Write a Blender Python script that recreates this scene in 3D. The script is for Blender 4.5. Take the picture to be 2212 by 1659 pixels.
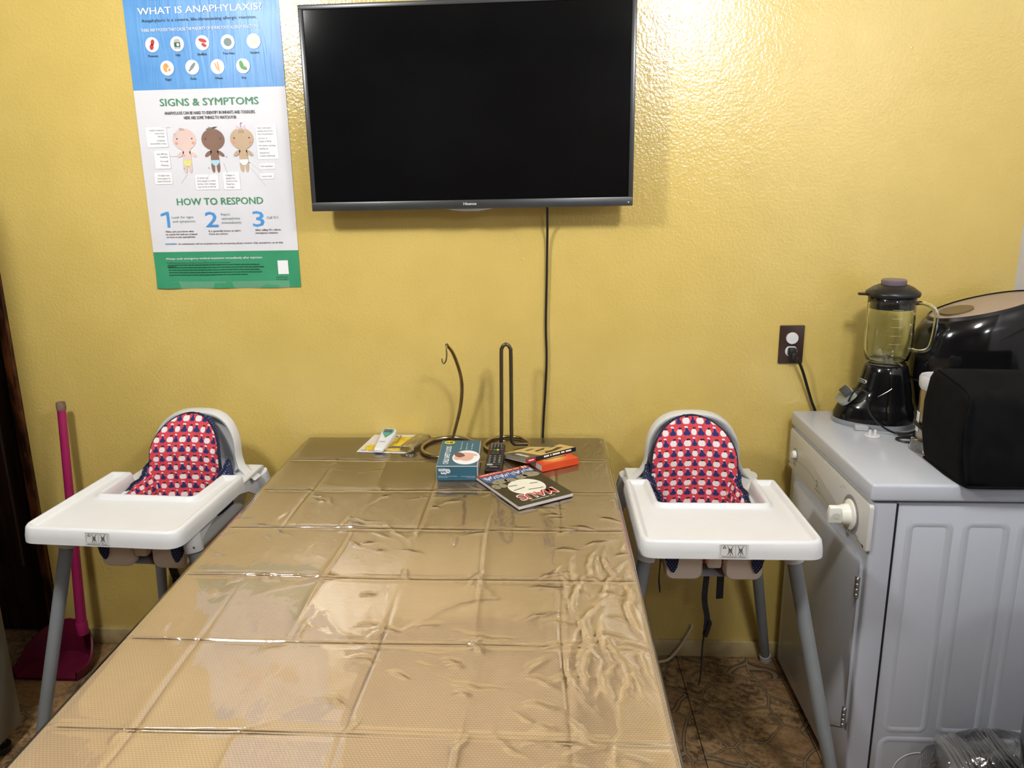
import bpy, bmesh, math, random
from mathutils import Vector, Matrix
from mathutils.geometry import tessellate_polygon
random.seed(7)
PI=math.pi
for o in list(bpy.data.objects): bpy.data.objects.remove(o, do_unlink=True)
sc=bpy.context.scene; COL=sc.collection
# ------------------------------------------------------------------ camera
cam_d=bpy.data.cameras.new('camera'); cam=bpy.data.objects.new('camera',cam_d); COL.objects.link(cam); sc.camera=cam
F=1630.0; RO,PIT,YAW=math.radians(-1.18),math.radians(13.45),math.radians(4.1)
fw=Vector((-math.sin(YAW)*math.cos(PIT),math.cos(YAW)*math.cos(PIT),-math.sin(PIT)))
rt=Vector((math.cos(YAW),math.sin(YAW),0)); up=rt.cross(fw)
r2=rt*math.cos(RO)+up*math.sin(RO); u2=-rt*math.sin(RO)+up*math.cos(RO)
cam.matrix_world=Matrix(((r2.x,u2.x,-fw.x,0),(r2.y,u2.y,-fw.y,-2.22),(r2.z,u2.z,-fw.z,1.515),(0,0,0,1)))
cam_d.sensor_width=36; cam_d.sensor_fit='HORIZONTAL'; cam_d.lens=F*36/2212
cam_d.shift_x=(1106-1060)/2212; cam_d.shift_y=-(829.5-785)/2212
cam_d.clip_start=.02
# ------------------------------------------------------------------ world, lights, exposure
w=bpy.data.worlds.new('world'); sc.world=w; w.use_nodes=True
w.node_tree.nodes['Background'].inputs[0].default_value=(.55,.5,.42,1); w.node_tree.nodes['Background'].inputs[1].default_value=.15
def lamp(name,loc,power,rad,colr):
    l=bpy.data.lights.new(name,'POINT'); l.energy=power; l.shadow_soft_size=rad; l.color=colr
    o=bpy.data.objects.new(name,l); o.location=loc; COL.objects.link(o); return o
lamp('bulb_or_fill_light',(-1.15,-1.42,2.26),59,.10,(1,.985,.95))
lamp('bulb_or_fill_light',(.62,-1.42,2.26),43,.10,(1,.985,.95))
lamp('bulb_or_fill_light',(.95,-3.0,2.20),22,.12,(.90,.95,1))  # cool fill light added behind the camera to brighten camera-facing sides
sc.view_settings.view_transform='Standard'; sc.view_settings.look='None'
sc.view_settings.exposure=0.28; sc.view_settings.gamma=1; sc.view_settings.use_curve_mapping=False
# ------------------------------------------------------------------ materials
class E:                                   # tiny expression wrapper over Math nodes
    def __init__(s,t,v): s.t=t; s.v=v
    def op(s,o,*a,clamp=False):
        n=s.t.nodes.new('ShaderNodeMath'); n.operation=o; n.use_clamp=clamp
        for i,x in enumerate((s,)+a):
            x=x.v if isinstance(x,E) else x
            if isinstance(x,(int,float)): n.inputs[i].default_value=x
            else: s.t.links.new(x,n.inputs[i])
        return E(s.t,n.outputs[0])
    def __add__(s,o): return s.op('ADD',o)
    __radd__=__add__
    def __sub__(s,o): return s.op('SUBTRACT',o)
    def __rsub__(s,o): return (s*-1)+o
    def __mul__(s,o): return s.op('MULTIPLY',o)
    __rmul__=__mul__
    def __truediv__(s,o): return s.op('DIVIDE',o)
    def floor(s): return s.op('FLOOR')
    def fract(s): return s.op('FRACT')
    def abs(s): return s.op('ABSOLUTE')
    def sin(s): return s.op('SINE')
    def mod(s,m): return s.op('FLOORED_MODULO',m)
    def gt(s,o): return s.op('GREATER_THAN',o)
    def lt(s,o): return s.op('LESS_THAN',o)
    def mx(s,o): return s.op('MAXIMUM',o)
    def mn(s,o): return s.op('MINIMUM',o)
    def pw(s,o): return s.op('POWER',o)
    def step(s,lo,hi):
        n=s.t.nodes.new('ShaderNodeMapRange'); n.interpolation_type='SMOOTHSTEP'; s.t.links.new(s.v,n.inputs[0])
        n.inputs[1].default_value=lo; n.inputs[2].default_value=hi; return E(s.t,n.outputs[0])
def srgb(r,g,b):
    f=lambda c:(c/255/12.92 if c<=10 else ((c/255+.055)/1.055)**2.4)
    return (f(r),f(g),f(b),1)
MATS={}
def mat(name,colr=(.8,.8,.8,1),rough=.5,metal=0,**kw):
    m=bpy.data.materials.new(name); m.use_nodes=True; b=m.node_tree.nodes['Principled BSDF']
    b.inputs['Base Color'].default_value=colr; b.inputs['Roughness'].default_value=rough; b.inputs['Metallic'].default_value=metal
    for k,v in kw.items(): b.inputs[k.replace('_',' ')].default_value=v
    MATS[name]=m; return m
def T(m): return m.node_tree
def BS(m): return m.node_tree.nodes['Principled BSDF']
def coord(m,kind='Object'):
    n=T(m).nodes.new('ShaderNodeTexCoord'); return n.outputs[kind]
def sep(m,sock):
    n=T(m).nodes.new('ShaderNodeSeparateXYZ'); T(m).links.new(sock,n.inputs[0]); return [E(T(m),n.outputs[i]) for i in range(3)]
def comb(m,x,y,z=0.0):
    n=T(m).nodes.new('ShaderNodeCombineXYZ')
    for i,v in enumerate((x,y,z)):
        if isinstance(v,E): T(m).links.new(v.v,n.inputs[i])
        else: n.inputs[i].default_value=v
    return n.outputs[0]
def noise(m,sock,scale,detail=3,rough=.5,out='Fac',dist=0):
    n=T(m).nodes.new('ShaderNodeTexNoise'); n.inputs['Scale'].default_value=scale; n.inputs['Detail'].default_value=detail
    n.inputs['Roughness'].default_value=rough; n.inputs['Distortion'].default_value=dist
    T(m).links.new(sock,n.inputs['Vector']); return E(T(m),n.outputs[0]) if out=='Fac' else n.outputs['Color']
def voro(m,sock,scale,feature='F1',rand=1.0):
    n=T(m).nodes.new('ShaderNodeTexVoronoi'); n.feature=feature; n.inputs['Scale'].default_value=scale; n.inputs['Randomness'].default_value=rand
    T(m).links.new(sock,n.inputs['Vector']); return n
def mixc(m,fac,a,b):
    n=T(m).nodes.new('ShaderNodeMix'); n.data_type='RGBA'
    if isinstance(fac,E): T(m).links.new(fac.v,n.inputs[0])
    else: n.inputs[0].default_value=fac
    for i,x in ((6,a),(7,b)):
        if isinstance(x,tuple): n.inputs[i].default_value=x
        else: T(m).links.new(x,n.inputs[i])
    return n.outputs[2]
def setc(m,sock): T(m).links.new(sock,BS(m).inputs['Base Color'])
def bump(m,h,strength=.3,dist=.002,prev=None):
    n=T(m).nodes.new('ShaderNodeBump'); n.inputs['Strength'].default_value=strength; n.inputs['Distance'].default_value=dist
    T(m).links.new(h.v if isinstance(h,E) else h,n.inputs['Height'])
    if prev: T(m).links.new(prev,n.inputs['Normal'])
    T(m).links.new(n.outputs[0],BS(m).inputs['Normal']); return n.outputs[0]
def plain(name,colr,rough=.5,metal=0,var=.06,scale=12,bmp=0,bscale=300,**kw):
    """procedural material: slight noise mottling of the colour, optional fine relief"""
    m=mat(name,colr,rough,metal,**kw); c=coord(m); n=noise(m,c,scale,4)
    a=tuple(max(0,x*(1-var)) for x in colr[:3])+(1,); b=tuple(min(1,x*(1+var)) for x in colr[:3])+(1,)
    setc(m,mixc(m,n.step(.3,.7),a,b))
    if bmp: bump(m,noise(m,c,bscale,2),bmp,.001)
    return m
# painted plaster wall
wallm=mat('yellow_gloss_paint',(.7,.5,.15,1),.22,Specular_IOR_Level=.7,Coat_Weight=.75,Coat_Roughness=.11)
c=coord(wallm); n1=noise(wallm,c,1.6,3); n2=noise(wallm,c,9,4)
setc(wallm,mixc(wallm,(n1*.6+n2*.4).step(.35,.65),(.655,.49,.138,1),(.715,.535,.160,1)))
v=noise(wallm,c,120,2,.5); v2=noise(wallm,c,34,3,.55)
sp=voro(wallm,c,9); spd=E(T(wallm),sp.outputs['Distance']); sps=(spd*-1).step(-.045,-.01)
x_,y_,z_=sep(wallm,c)
nb=bump(wallm,v*.9+v2*.7+sps*.8,.5,.0024)
T(wallm).links.new(nb,BS(wallm).inputs['Coat Normal'])
wallw=plain('white_gloss_paint',srgb(214,214,222),.4,var=.03,bmp=.1)
ceilm=plain('ceiling_paint',(.26,.24,.20,1),.8,var=.04)
darkw=plain('dark_cabinet_wood',(.05,.032,.018,1),.4,var=.2)
basem=plain('baseboard_paint',(.50,.40,.20,1),.45,var=.18,scale=18,bmp=.2,bscale=60)
# floor
floorm=mat('stone_print_vinyl',(.2,.12,.06,1),.55)
c=coord(floorm,'Object'); wn=T(floorm).nodes.new('ShaderNodeNewGeometry').outputs['Position']
dn=noise(floorm,wn,5,2,.5,out='Color'); mp=T(floorm).nodes.new('ShaderNodeMix'); mp.data_type='RGBA'; mp.blend_type='LINEAR_LIGHT'; mp.inputs[0].default_value=.035
T(floorm).links.new(wn,mp.inputs[6]); T(floorm).links.new(dn,mp.inputs[7]); wp=mp.outputs[2]
ve=voro(floorm,wp,7.2,'DISTANCE_TO_EDGE',.85); de=E(T(floorm),ve.outputs['Distance'])
vc=voro(floorm,wp,7.2,'F1',.85); vr,vg,vb=sep(floorm,vc.outputs['Color'])
sn=noise(floorm,wn,55,5,.65); sn2=noise(floorm,wn,14,4,.6)
stone=mixc(floorm,(sn*.6+sn2*.4).step(.38,.62),(.085,.045,.020,1),(.42,.27,.13,1))
stone=mixc(floorm,vr.step(.1,.9)*.5,stone,(.30,.17,.075,1))
dark=de.step(.012,.045); line=(de.lt(.014))
fc=mixc(floorm,dark,(.05,.032,.018,1),stone); fc=mixc(floorm,line*.8,fc,(.30,.22,.13,1))
setc(floorm,fc); bump(floorm,de.step(0,.05)*.6+sn*.3,.35,.0015)
# wood door
woodm=mat('dark_stained_wood',(.03,.012,.006,1),.35)
c=coord(woodm); wx,wy,wz=sep(woodm,c); wv=noise(woodm,comb(woodm,wx*9,wy*9,wz*.8),6,4)
setc(woodm,mixc(woodm,wv.step(.3,.7),(.006,.003,.002,1),(.03,.012,.006,1))); bump(woodm,wv,.2,.001)
jambm=mat('worn_brown_jamb',(.08,.03,.012,1),.3)
c=coord(jambm); wx,wy,wz=sep(jambm,c); wv=noise(jambm,comb(jambm,wx*6,wy*6,wz*1.2),9,5,.6); ch=noise(jambm,c,28,4,.6)
cc=mixc(jambm,wv.step(.35,.65),(.018,.006,.003,1),(.14,.045,.015,1)); cc=mixc(jambm,ch.step(.69,.72),cc,(.55,.45,.25,1)); setc(jambm,cc)
# white plastics and metals
wplast=plain('white_plastic',srgb(220,221,223),.32,var=.012)
wplast2=plain('bounce_tinted_white_plastic',srgb(238,224,208),.45,var=.02)  # white plastic tinted warm for light bounced off the red cushion
steelg=plain('zinc_steel',(.42,.43,.44,1),.35,.9,var=.08,scale=60)
grey_tube=plain('grey_painted_tube',(.24,.26,.275,1),.38,var=.05)
steel=plain('brushed_steel',(.42,.38,.31,1),.3,1,var=.08,scale=60)
bronze=plain('antique_bronze_wire',(.40,.32,.19,1),.22,1,var=.15,scale=30)
enamel=plain('white_enamel',(.50,.53,.60,1),.20,var=.012,scale=3,bmp=.02,bscale=500)
enamel_p=plain('white_panel_plastic',(.60,.60,.58,1),.35,var=.01)
gapm=plain('dark_gap',(.01,.01,.012,1),.6)
greyp=plain('grey_print',(.10,.10,.11,1),.4)
greyl=plain('light_grey_print',(.31,.31,.32,1),.4)
knobm=plain('cream_plastic_knob',srgb(240,240,232),.28,var=.01)
blackg=plain('glossy_black_plastic',(.006,.006,.007,1),.10,var=.2)
blackg2=plain('black_plastic',(.010,.010,.011,1),.35,var=.2)
fabricb=plain('black_fabric',(.0035,.0035,.004,1),.95,Specular_IOR_Level=.15,var=.35,scale=25,bmp=.9,bscale=11)
webb=plain('grey_webbing',(.022,.024,.026,1),.8,var=.2,scale=80,bmp=.5,bscale=1200)
rubber=plain('black_rubber',(.012,.012,.012,1),.5)
pinkp=plain('magenta_plastic',(.34,.013,.10,1),.4,var=.1)
pinkd=plain('shaded_magenta_plastic',(.13,.006,.03,1),.4,var=.15)  # handle magenta darkened to paint in the dimmer light around the pan
bristle=plain('worn_cap',(.20,.13,.09,1),.8,var=.3,scale=60)
fridge_m=plain('grey_metallic_side',(.20,.195,.16,1),.45,.3,var=.06)
brownp=plain('dark_brown_plate',(.045,.022,.016,1),.35,var=.1)
whitep=plain('white_print',srgb(240,242,245),.5,var=.01)
def glassm(name,colr=(.95,1,.97,1),rough=.02,ior=1.47):
    m=bpy.data.materials.new(name); m.use_nodes=True; b=m.node_tree.nodes['Principled BSDF']
    b.inputs['Base Color'].default_value=colr; b.inputs['Roughness'].default_value=rough; b.inputs['IOR'].default_value=ior
    b.inputs['Transmission Weight'].default_value=1; MATS[name]=m; return m
glass=glassm('clear_glass')
def film(name,tint=(1,1,1,1),rough=.05,ior=1.5,bumpf=None,haze=0.0):
    """thin clear plastic: see-through with a Fresnel gloss"""
    m=bpy.data.materials.new(name); m.use_nodes=True; t=m.node_tree; t.nodes.remove(t.nodes['Principled BSDF'])
    out=t.nodes['Material Output']; tr=t.nodes.new('ShaderNodeBsdfTransparent'); tr.inputs[0].default_value=tint
    gl=t.nodes.new('ShaderNodeBsdfGlossy'); gl.inputs['Roughness'].default_value=rough; gl.inputs[0].default_value=(1,1,1,1)
    fr=t.nodes.new('ShaderNodeFresnel'); fr.inputs[0].default_value=ior; mx=t.nodes.new('ShaderNodeMixShader')
    k=t.nodes.new('ShaderNodeMath'); k.operation='MULTIPLY_ADD'; k.inputs[1].default_value=1.6; k.inputs[2].default_value=haze; k.use_clamp=True
    t.links.new(fr.outputs[0],k.inputs[0]); t.links.new(k.outputs[0],mx.inputs[0])
    t.links.new(tr.outputs[0],mx.inputs[1]); t.links.new(gl.outputs[0],mx.inputs[2]); t.links.new(mx.outputs[0],out.inputs[0])
    if bumpf:
        tc=t.nodes.new('ShaderNodeTexCoord'); n=t.nodes.new('ShaderNodeTexNoise'); n.inputs['Scale'].default_value=bumpf[0]; n.inputs['Detail'].default_value=3
        n.inputs['Distortion'].default_value=1.2
        mpn=t.nodes.new('ShaderNodeMapping'); mpn.inputs['Scale'].default_value=bumpf[2]
        t.links.new(tc.outputs['Object'],mpn.inputs[0]); t.links.new(mpn.outputs[0],n.inputs[0])
        b=t.nodes.new('ShaderNodeBump'); b.inputs['Strength'].default_value=bumpf[1]; b.inputs['Distance'].default_value=.004
        t.links.new(n.outputs[0],b.inputs['Height']); t.links.new(b.outputs[0],gl.inputs['Normal']); t.links.new(b.outputs[0],fr.inputs['Normal'])
    MATS[name]=m; return m
film_table=film('clear_vinyl_sheet',(.99,.975,.97,1),.045,1.55,(11,.20,(1,.45,1)))
film_clear=film('clear_blister_plastic',(.97,.97,.96,1),.06,1.5,(30,.3,(1,1,1)))
# tan basket-weave tablecloth
clothm=mat('tan_basketweave_cloth',(.6,.4,.2,1),.75)
c=coord(clothm); X,Y,Z=sep(clothm,c); S=X-Z*0
row=((Y-Z)/.0041).floor(); fy=((Y-Z)/.0041).fract(); fx=(X/.0054+row*.5).fract()
d=((fx-.5).abs()*2).mx((fy-.5).abs()*2)
dot=((fx-.5).abs()*2).pw(2)+((fy-.5).abs()*2.1).pw(2)
nn=noise(clothm,c,5,3)
light=mixc(clothm,nn.step(.3,.7),(.475,.37,.225,1),(.54,.425,.262,1))
setc(clothm,mixc(clothm,dot.step(.5,1.3),light,(.385,.275,.16,1))); bump(clothm,dot*-1,.35,.0008)
# apples-and-pears print, UV in metres
def fruit(name):
    m=mat(name,(.6,.05,.07,1),.85); c=coord(m,'UV'); u,v,_=sep(m,c)
    cw,chh=.0190,.0262
    V=v/chh; U=u/cw; col=U.floor(); rw=V.floor(); x=(U.fract()-.5)*19.4; y=(V.fract()-.5)*26.2
    par=(col+rw).mod(2.0)
    def ell(cx,cy,rx,ry): return (((x-cx)/rx).pw(2)+((y-cy)/ry).pw(2)).lt(1)
    apple=ell(-2.6,-3.0,6.0,7.2).mx(ell(2.6,-3.0,6.0,7.2)); aleaf=ell(3.4,6.6,3.6,2.0).mx(ell(-.6,6.2,1.6,2.4))
    pear=ell(-3.0,-5.6,5.2,4.9).mx(ell(3.0,-5.6,5.2,4.9)).mx(ell(0,-3.5,5.2,6.2)).mx(ell(0,2.4,3.2,5.4)); pleaf=ell(-2.2,9.6,3.6,1.9).mx(ell(1.4,8.6,1.2,2.2))
    ip=par; ia=(par*-1)+1
    n=noise(m,c,60,3)
    red=mixc(m,n.step(.3,.7),(.56,.042,.062,1),(.64,.058,.078,1)); white=(.76,.73,.73,1); navy=(.012,.022,.13,1); dk=(.006,.007,.03,1)
    o=mixc(m,apple*ia,red,white); o=mixc(m,aleaf*ia,o,dk); o=mixc(m,pear*ip,o,navy); o=mixc(m,pleaf*ip,o,white)
    setc(m,o); bump(m,noise(m,c,900,2),.25,.0006); return m
fruitm=fruit('apple_pear_print_fabric')
navym=mat('navy_dotted_fabric',(.01,.02,.1,1),.85); c=coord(navym,'UV'); u,v,_=sep(navym,c)
px=(u/.0075); rw=(v/.0055).floor(); dx=((px+rw*.5).fract()-.5)*7.5; dy=((v/.0055).fract()-.5)*5.5
setc(navym,mixc(navym,(dx*dx+dy*dy).lt(.75),(.009,.016,.075,1),(.55,.58,.7,1)))
trimm=plain('navy_piping',(.004,.007,.028,1),.8)
# ------------------------------------------------------------------ mesh helpers
def obj(name,bm,m,parent=None,smooth=40,sharp=True):
    me=bpy.data.meshes.new(name); bm.to_mesh(me); bm.free()
    for mm in (m if isinstance(m,(list,tuple)) else [m]): me.materials.append(mm)
    if smooth:
        for p in me.polygons: p.use_smooth=True
        me.set_sharp_from_angle(angle=math.radians(smooth))
    o=bpy.data.objects.new(name,me); COL.objects.link(o)
    if parent: o.parent=parent
    return o
def tag(o,label,cat,group=None,kind=None):
    o['label']=label; o['category']=cat
    if group: o['group']=group
    if kind: o['kind']=kind
    return o
def thing(name,label,cat,loc=(0,0,0),rz=0,group=None):
    o=bpy.data.objects.new(name,None); o.empty_display_size=.05; COL.objects.link(o); o.location=loc; o.rotation_euler=(0,0,rz)
    return tag(o,label,cat,group)
def struct(name,bm,m,parent=None,**k):
    o=obj(name,bm,m,parent,**k)
    if not parent: o['kind']='structure'
    return o
def BM(): return bmesh.new()
def box(bm,x0,x1,y0,y1,z0,z1,bev=0,seg=2,M=None):
    vs=[bm.verts.new(p) for p in ((x0,y0,z0),(x1,y0,z0),(x1,y1,z0),(x0,y1,z0),(x0,y0,z1),(x1,y0,z1),(x1,y1,z1),(x0,y1,z1))]
    fs=[bm.faces.new([vs[i] for i in f]) for f in ((0,3,2,1),(4,5,6,7),(0,1,5,4),(1,2,6,5),(2,3,7,6),(3,0,4,7))]
    if bev:
        es=list({e for f in fs for e in f.edges})
        r=bmesh.ops.bevel(bm,geom=es,offset=bev,segments=seg,affect='EDGES',profile=.5)
        vs=list({v for f in r['faces'] for v in f.verts}|{v for v in vs if v.is_valid})
    if M:
        for v in vs: v.co=M@v.co
    return vs
def ring_loft(bm,rings,close=True,cap0=True,cap1=True):
    """rings: lists of 3-D points with equal counts"""
    R=[[bm.verts.new(p) for p in r] for r in rings]; n=len(R[0]); fs=[]
    for a,b in zip(R,R[1:]):
        for i in range(n if close else n-1):
            j=(i+1)%n; fs.append(bm.faces.new((a[i],a[j],b[j],b[i])))
    if cap0: fs.append(bm.faces.new(list(reversed(R[0]))))
    if cap1: fs.append(bm.faces.new(R[-1]))
    return R,fs
def lathe(bm,prof,n=32,cx=0,cy=0,sx=1,sy=1,cap0=True,cap1=True,rot=None):
    rings=[[((cx+r*sx*math.cos(2*PI*i/n)),(cy+r*sy*math.sin(2*PI*i/n)),z) for i in range(n)] for r,z in prof]
    if rot: rings=[[tuple(rot@Vector(p)) for p in r] for r in rings]
    return ring_loft(bm,rings,True,cap0,cap1)
def smooth_path(pts,n=8):
    P=[Vector(p) for p in pts]; P=[P[0]*2-P[1]]+P+[P[-1]*2-P[-2]]; out=[]
    for i in range(1,len(P)-2):
        a,b,c_,d=P[i-1:i+3]
        for k in range(n):
            t=k/n; out.append(.5*((2*b)+(c_-a)*t+(2*a-5*b+4*c_-d)*t*t+(3*b-a-3*c_+d)*t**3))
    out.append(P[-2]); return out
def tube(bm,pts,r,n=10,closed=False,cap=True,rz=1.0):
    P=[Vector(p) for p in pts]; m=len(P); rr=r if isinstance(r,(list,tuple)) else [r]*m
    rings=[]; up_=None
    for i in range(m):
        t=(P[(i+1)%m]-P[i-1]) if closed else (P[min(i+1,m-1)]-P[max(i-1,0)]); t.normalize()
        if up_ is None:
            up_=Vector((0,0,1)) if abs(t.z)<.9 else Vector((0,1,0))
        up_=(up_-t*up_.dot(t)); up_.normalize(); s=t.cross(up_)
        rings.append([P[i]+s*(rr[i]*math.cos(2*PI*k/n))+up_*(rr[i]*rz*math.sin(2*PI*k/n)) for k in range(n)])
    if closed: rings.append(rings[0])
    if closed:
        R=[[bm.verts.new(p) for p in r_] for r_ in rings[:-1]]
        for a in range(len(R)):
            b=(a+1)%len(R)
            for i in range(n):
                j=(i+1)%n; bm.faces.new((R[a][i],R[a][j],R[b][j],R[b][i]))
    else: ring_loft(bm,rings,True,cap,cap)
def strip(bm,pts,wvec,th=.0012):
    """flat strap: centre line pts, width vector, thickness"""
    P=[Vector(p) for p in pts]; W=Vector(wvec); rings=[]
    for i,p in enumerate(P):
        t=(P[min(i+1,len(P)-1)]-P[max(i-1,0)]).normalized(); nrm=t.cross(W).normalized()*th
        rings.append([p-W/2-nrm,p+W/2-nrm,p+W/2+nrm,p-W/2+nrm])
    ring_loft(bm,rings)
def prism(bm,poly,z0,z1,M=None,bev=0):
    """extrude a 2-D polygon (x,y) from z0 to z1"""
    a=[bm.verts.new((x,y,z0)) for x,y in poly]; b=[bm.verts.new((x,y,z1)) for x,y in poly]; n=len(poly)
    fs=[bm.faces.new(list(reversed(a))),bm.faces.new(b)]
    for i in range(n): fs.append(bm.faces.new((a[i],a[(i+1)%n],b[(i+1)%n],b[i])))
    vs=a+b
    if bev:
        r=bmesh.ops.bevel(bm,geom=list(fs[1].edges),offset=bev,segments=2,affect='EDGES',profile=.5)
        vs=list({v for f in r['faces'] for v in f.verts}|{v for v in vs if v.is_valid})
    if M:
        for v in vs: v.co=M@v.co
def rrect(x0,x1,y0,y1,r,n=5):
    o=[]
    for cx,cy,a in ((x1-r,y1-r,0),(x0+r,y1-r,90),(x0+r,y0+r,180),(x1-r,y0+r,270)):
        for k in range(n+1):
            t=math.radians(a+90*k/n); o.append((cx+r*math.cos(t),cy+r*math.sin(t)))
    return o
def round_poly(P,rs,n=5):
    """round the corners of a polygon"""
    out=[]; m=len(P)
    for i in range(m):
        p=Vector(P[i]); a=Vector(P[i-1]); b=Vector(P[(i+1)%m]); r=rs[i]
        if r<=0: out.append(tuple(p)); continue
        da=(a-p).normalized()*r; db=(b-p).normalized()*r
        for k in range(n+1):
            t=k/n; out.append(tuple((p+da)*(1-t)**2+2*t*(1-t)*p+(p+db)*t*t))
    return out
def offset_poly(P,d):
    """move a closed CCW polygon inwards by d"""
    out=[]; m=len(P)
    for i in range(m):
        a=Vector(P[i-1]); p=Vector(P[i]); b=Vector(P[(i+1)%m])
        t1=(p-a).normalized(); t2=(b-p).normalized(); n1=Vector((-t1.y,t1.x)); n2=Vector((-t2.y,t2.x)); nn=(n1+n2)
        if nn.length<1e-6: nn=n1
        nn.normalize(); k=d/max(.5,nn.dot(n1)); out.append((p.x+nn.x*k,p.y+nn.y*k))
    return out
def fill(bm,vs,rev=False):
    """fill a flat concave outline"""
    for tri in tessellate_polygon([[v.co for v in vs]]):
        q=[vs[i] for i in tri]; bm.faces.new(q if not rev else list(reversed(q)))
def disc(bm,cx,cy,rx,ry,M,n=24,z=0.0,tilt=0):
    ct,st=math.cos(tilt),math.sin(tilt)
    vs=[]
    for i in range(n):
        a=2*PI*i/n; x,y=rx*math.cos(a),ry*math.sin(a); vs.append(bm.verts.new(M@Vector((cx+x*ct-y*st,cy+x*st+y*ct,z))))
    bm.faces.new(vs)
def flat(bm,poly,M,z=0.0): bm.faces.new([bm.verts.new(M@Vector((x,y,z))) for x,y in poly])
_tc={}
def text(bm,s,M,x,y,h,w_=None,bold=0,align='L',z=0.0):
    """flat lettering: baseline start x,y, cap height h, fitted width w_"""
    cu=bpy.data.curves.new('t','FONT'); cu.body=s; cu.size=1; cu.resolution_u=2; cu.offset=bold; cu.fill_mode='FRONT' if hasattr(cu,'fill_mode') else 'BOTH'
    o=bpy.data.objects.new('t',cu); COL.objects.link(o); dg=bpy.context.evaluated_depsgraph_get(); me=bpy.data.meshes.new_from_object(o.evaluated_get(dg))
    if me.vertices:
        xs=[v.co.x for v in me.vertices]; x0,x1=min(xs),max(xs); k=h/.72; kx=(w_/(x1-x0)) if w_ else k
        ox={'L':0,'C':-.5*(x1-x0)*kx,'R':-(x1-x0)*kx}[align]
        idx=[bm.verts.new(M@Vector((x+ox+(v.co.x-x0)*kx,y+v.co.y*k,z))) for v in me.vertices]
        for p in me.polygons:
            try: bm.faces.new([idx[i] for i in p.vertices])
            except ValueError: pass
    bpy.data.objects.remove(o,do_unlink=True); bpy.data.curves.remove(cu); bpy.data.meshes.remove(me)
def frame(o,ex,ey):
    """matrix whose local x,y axes run along ex,ey from origin o"""
    ex=Vector(ex).normalized(); ey=Vector(ey); ey=(ey-ex*ex.dot(ey)).normalized(); ez=ex.cross(ey); o=Vector(o)
    return Matrix(((ex.x,ey.x,ez.x,o.x),(ex.y,ey.y,ez.y,o.y),(ex.z,ey.z,ez.z,o.z),(0,0,0,1)))
WALLM=Matrix(((1,0,0,0),(0,0,-1,0),(0,1,0,0),(0,0,0,1)))     # local x,y -> world x,z ; local z -> towards the room (-y)
def wallM(x,y,z): return Matrix.Translation((x,y,z))@WALLM
def stf(o): o['kind']='stuff'; return o
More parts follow.
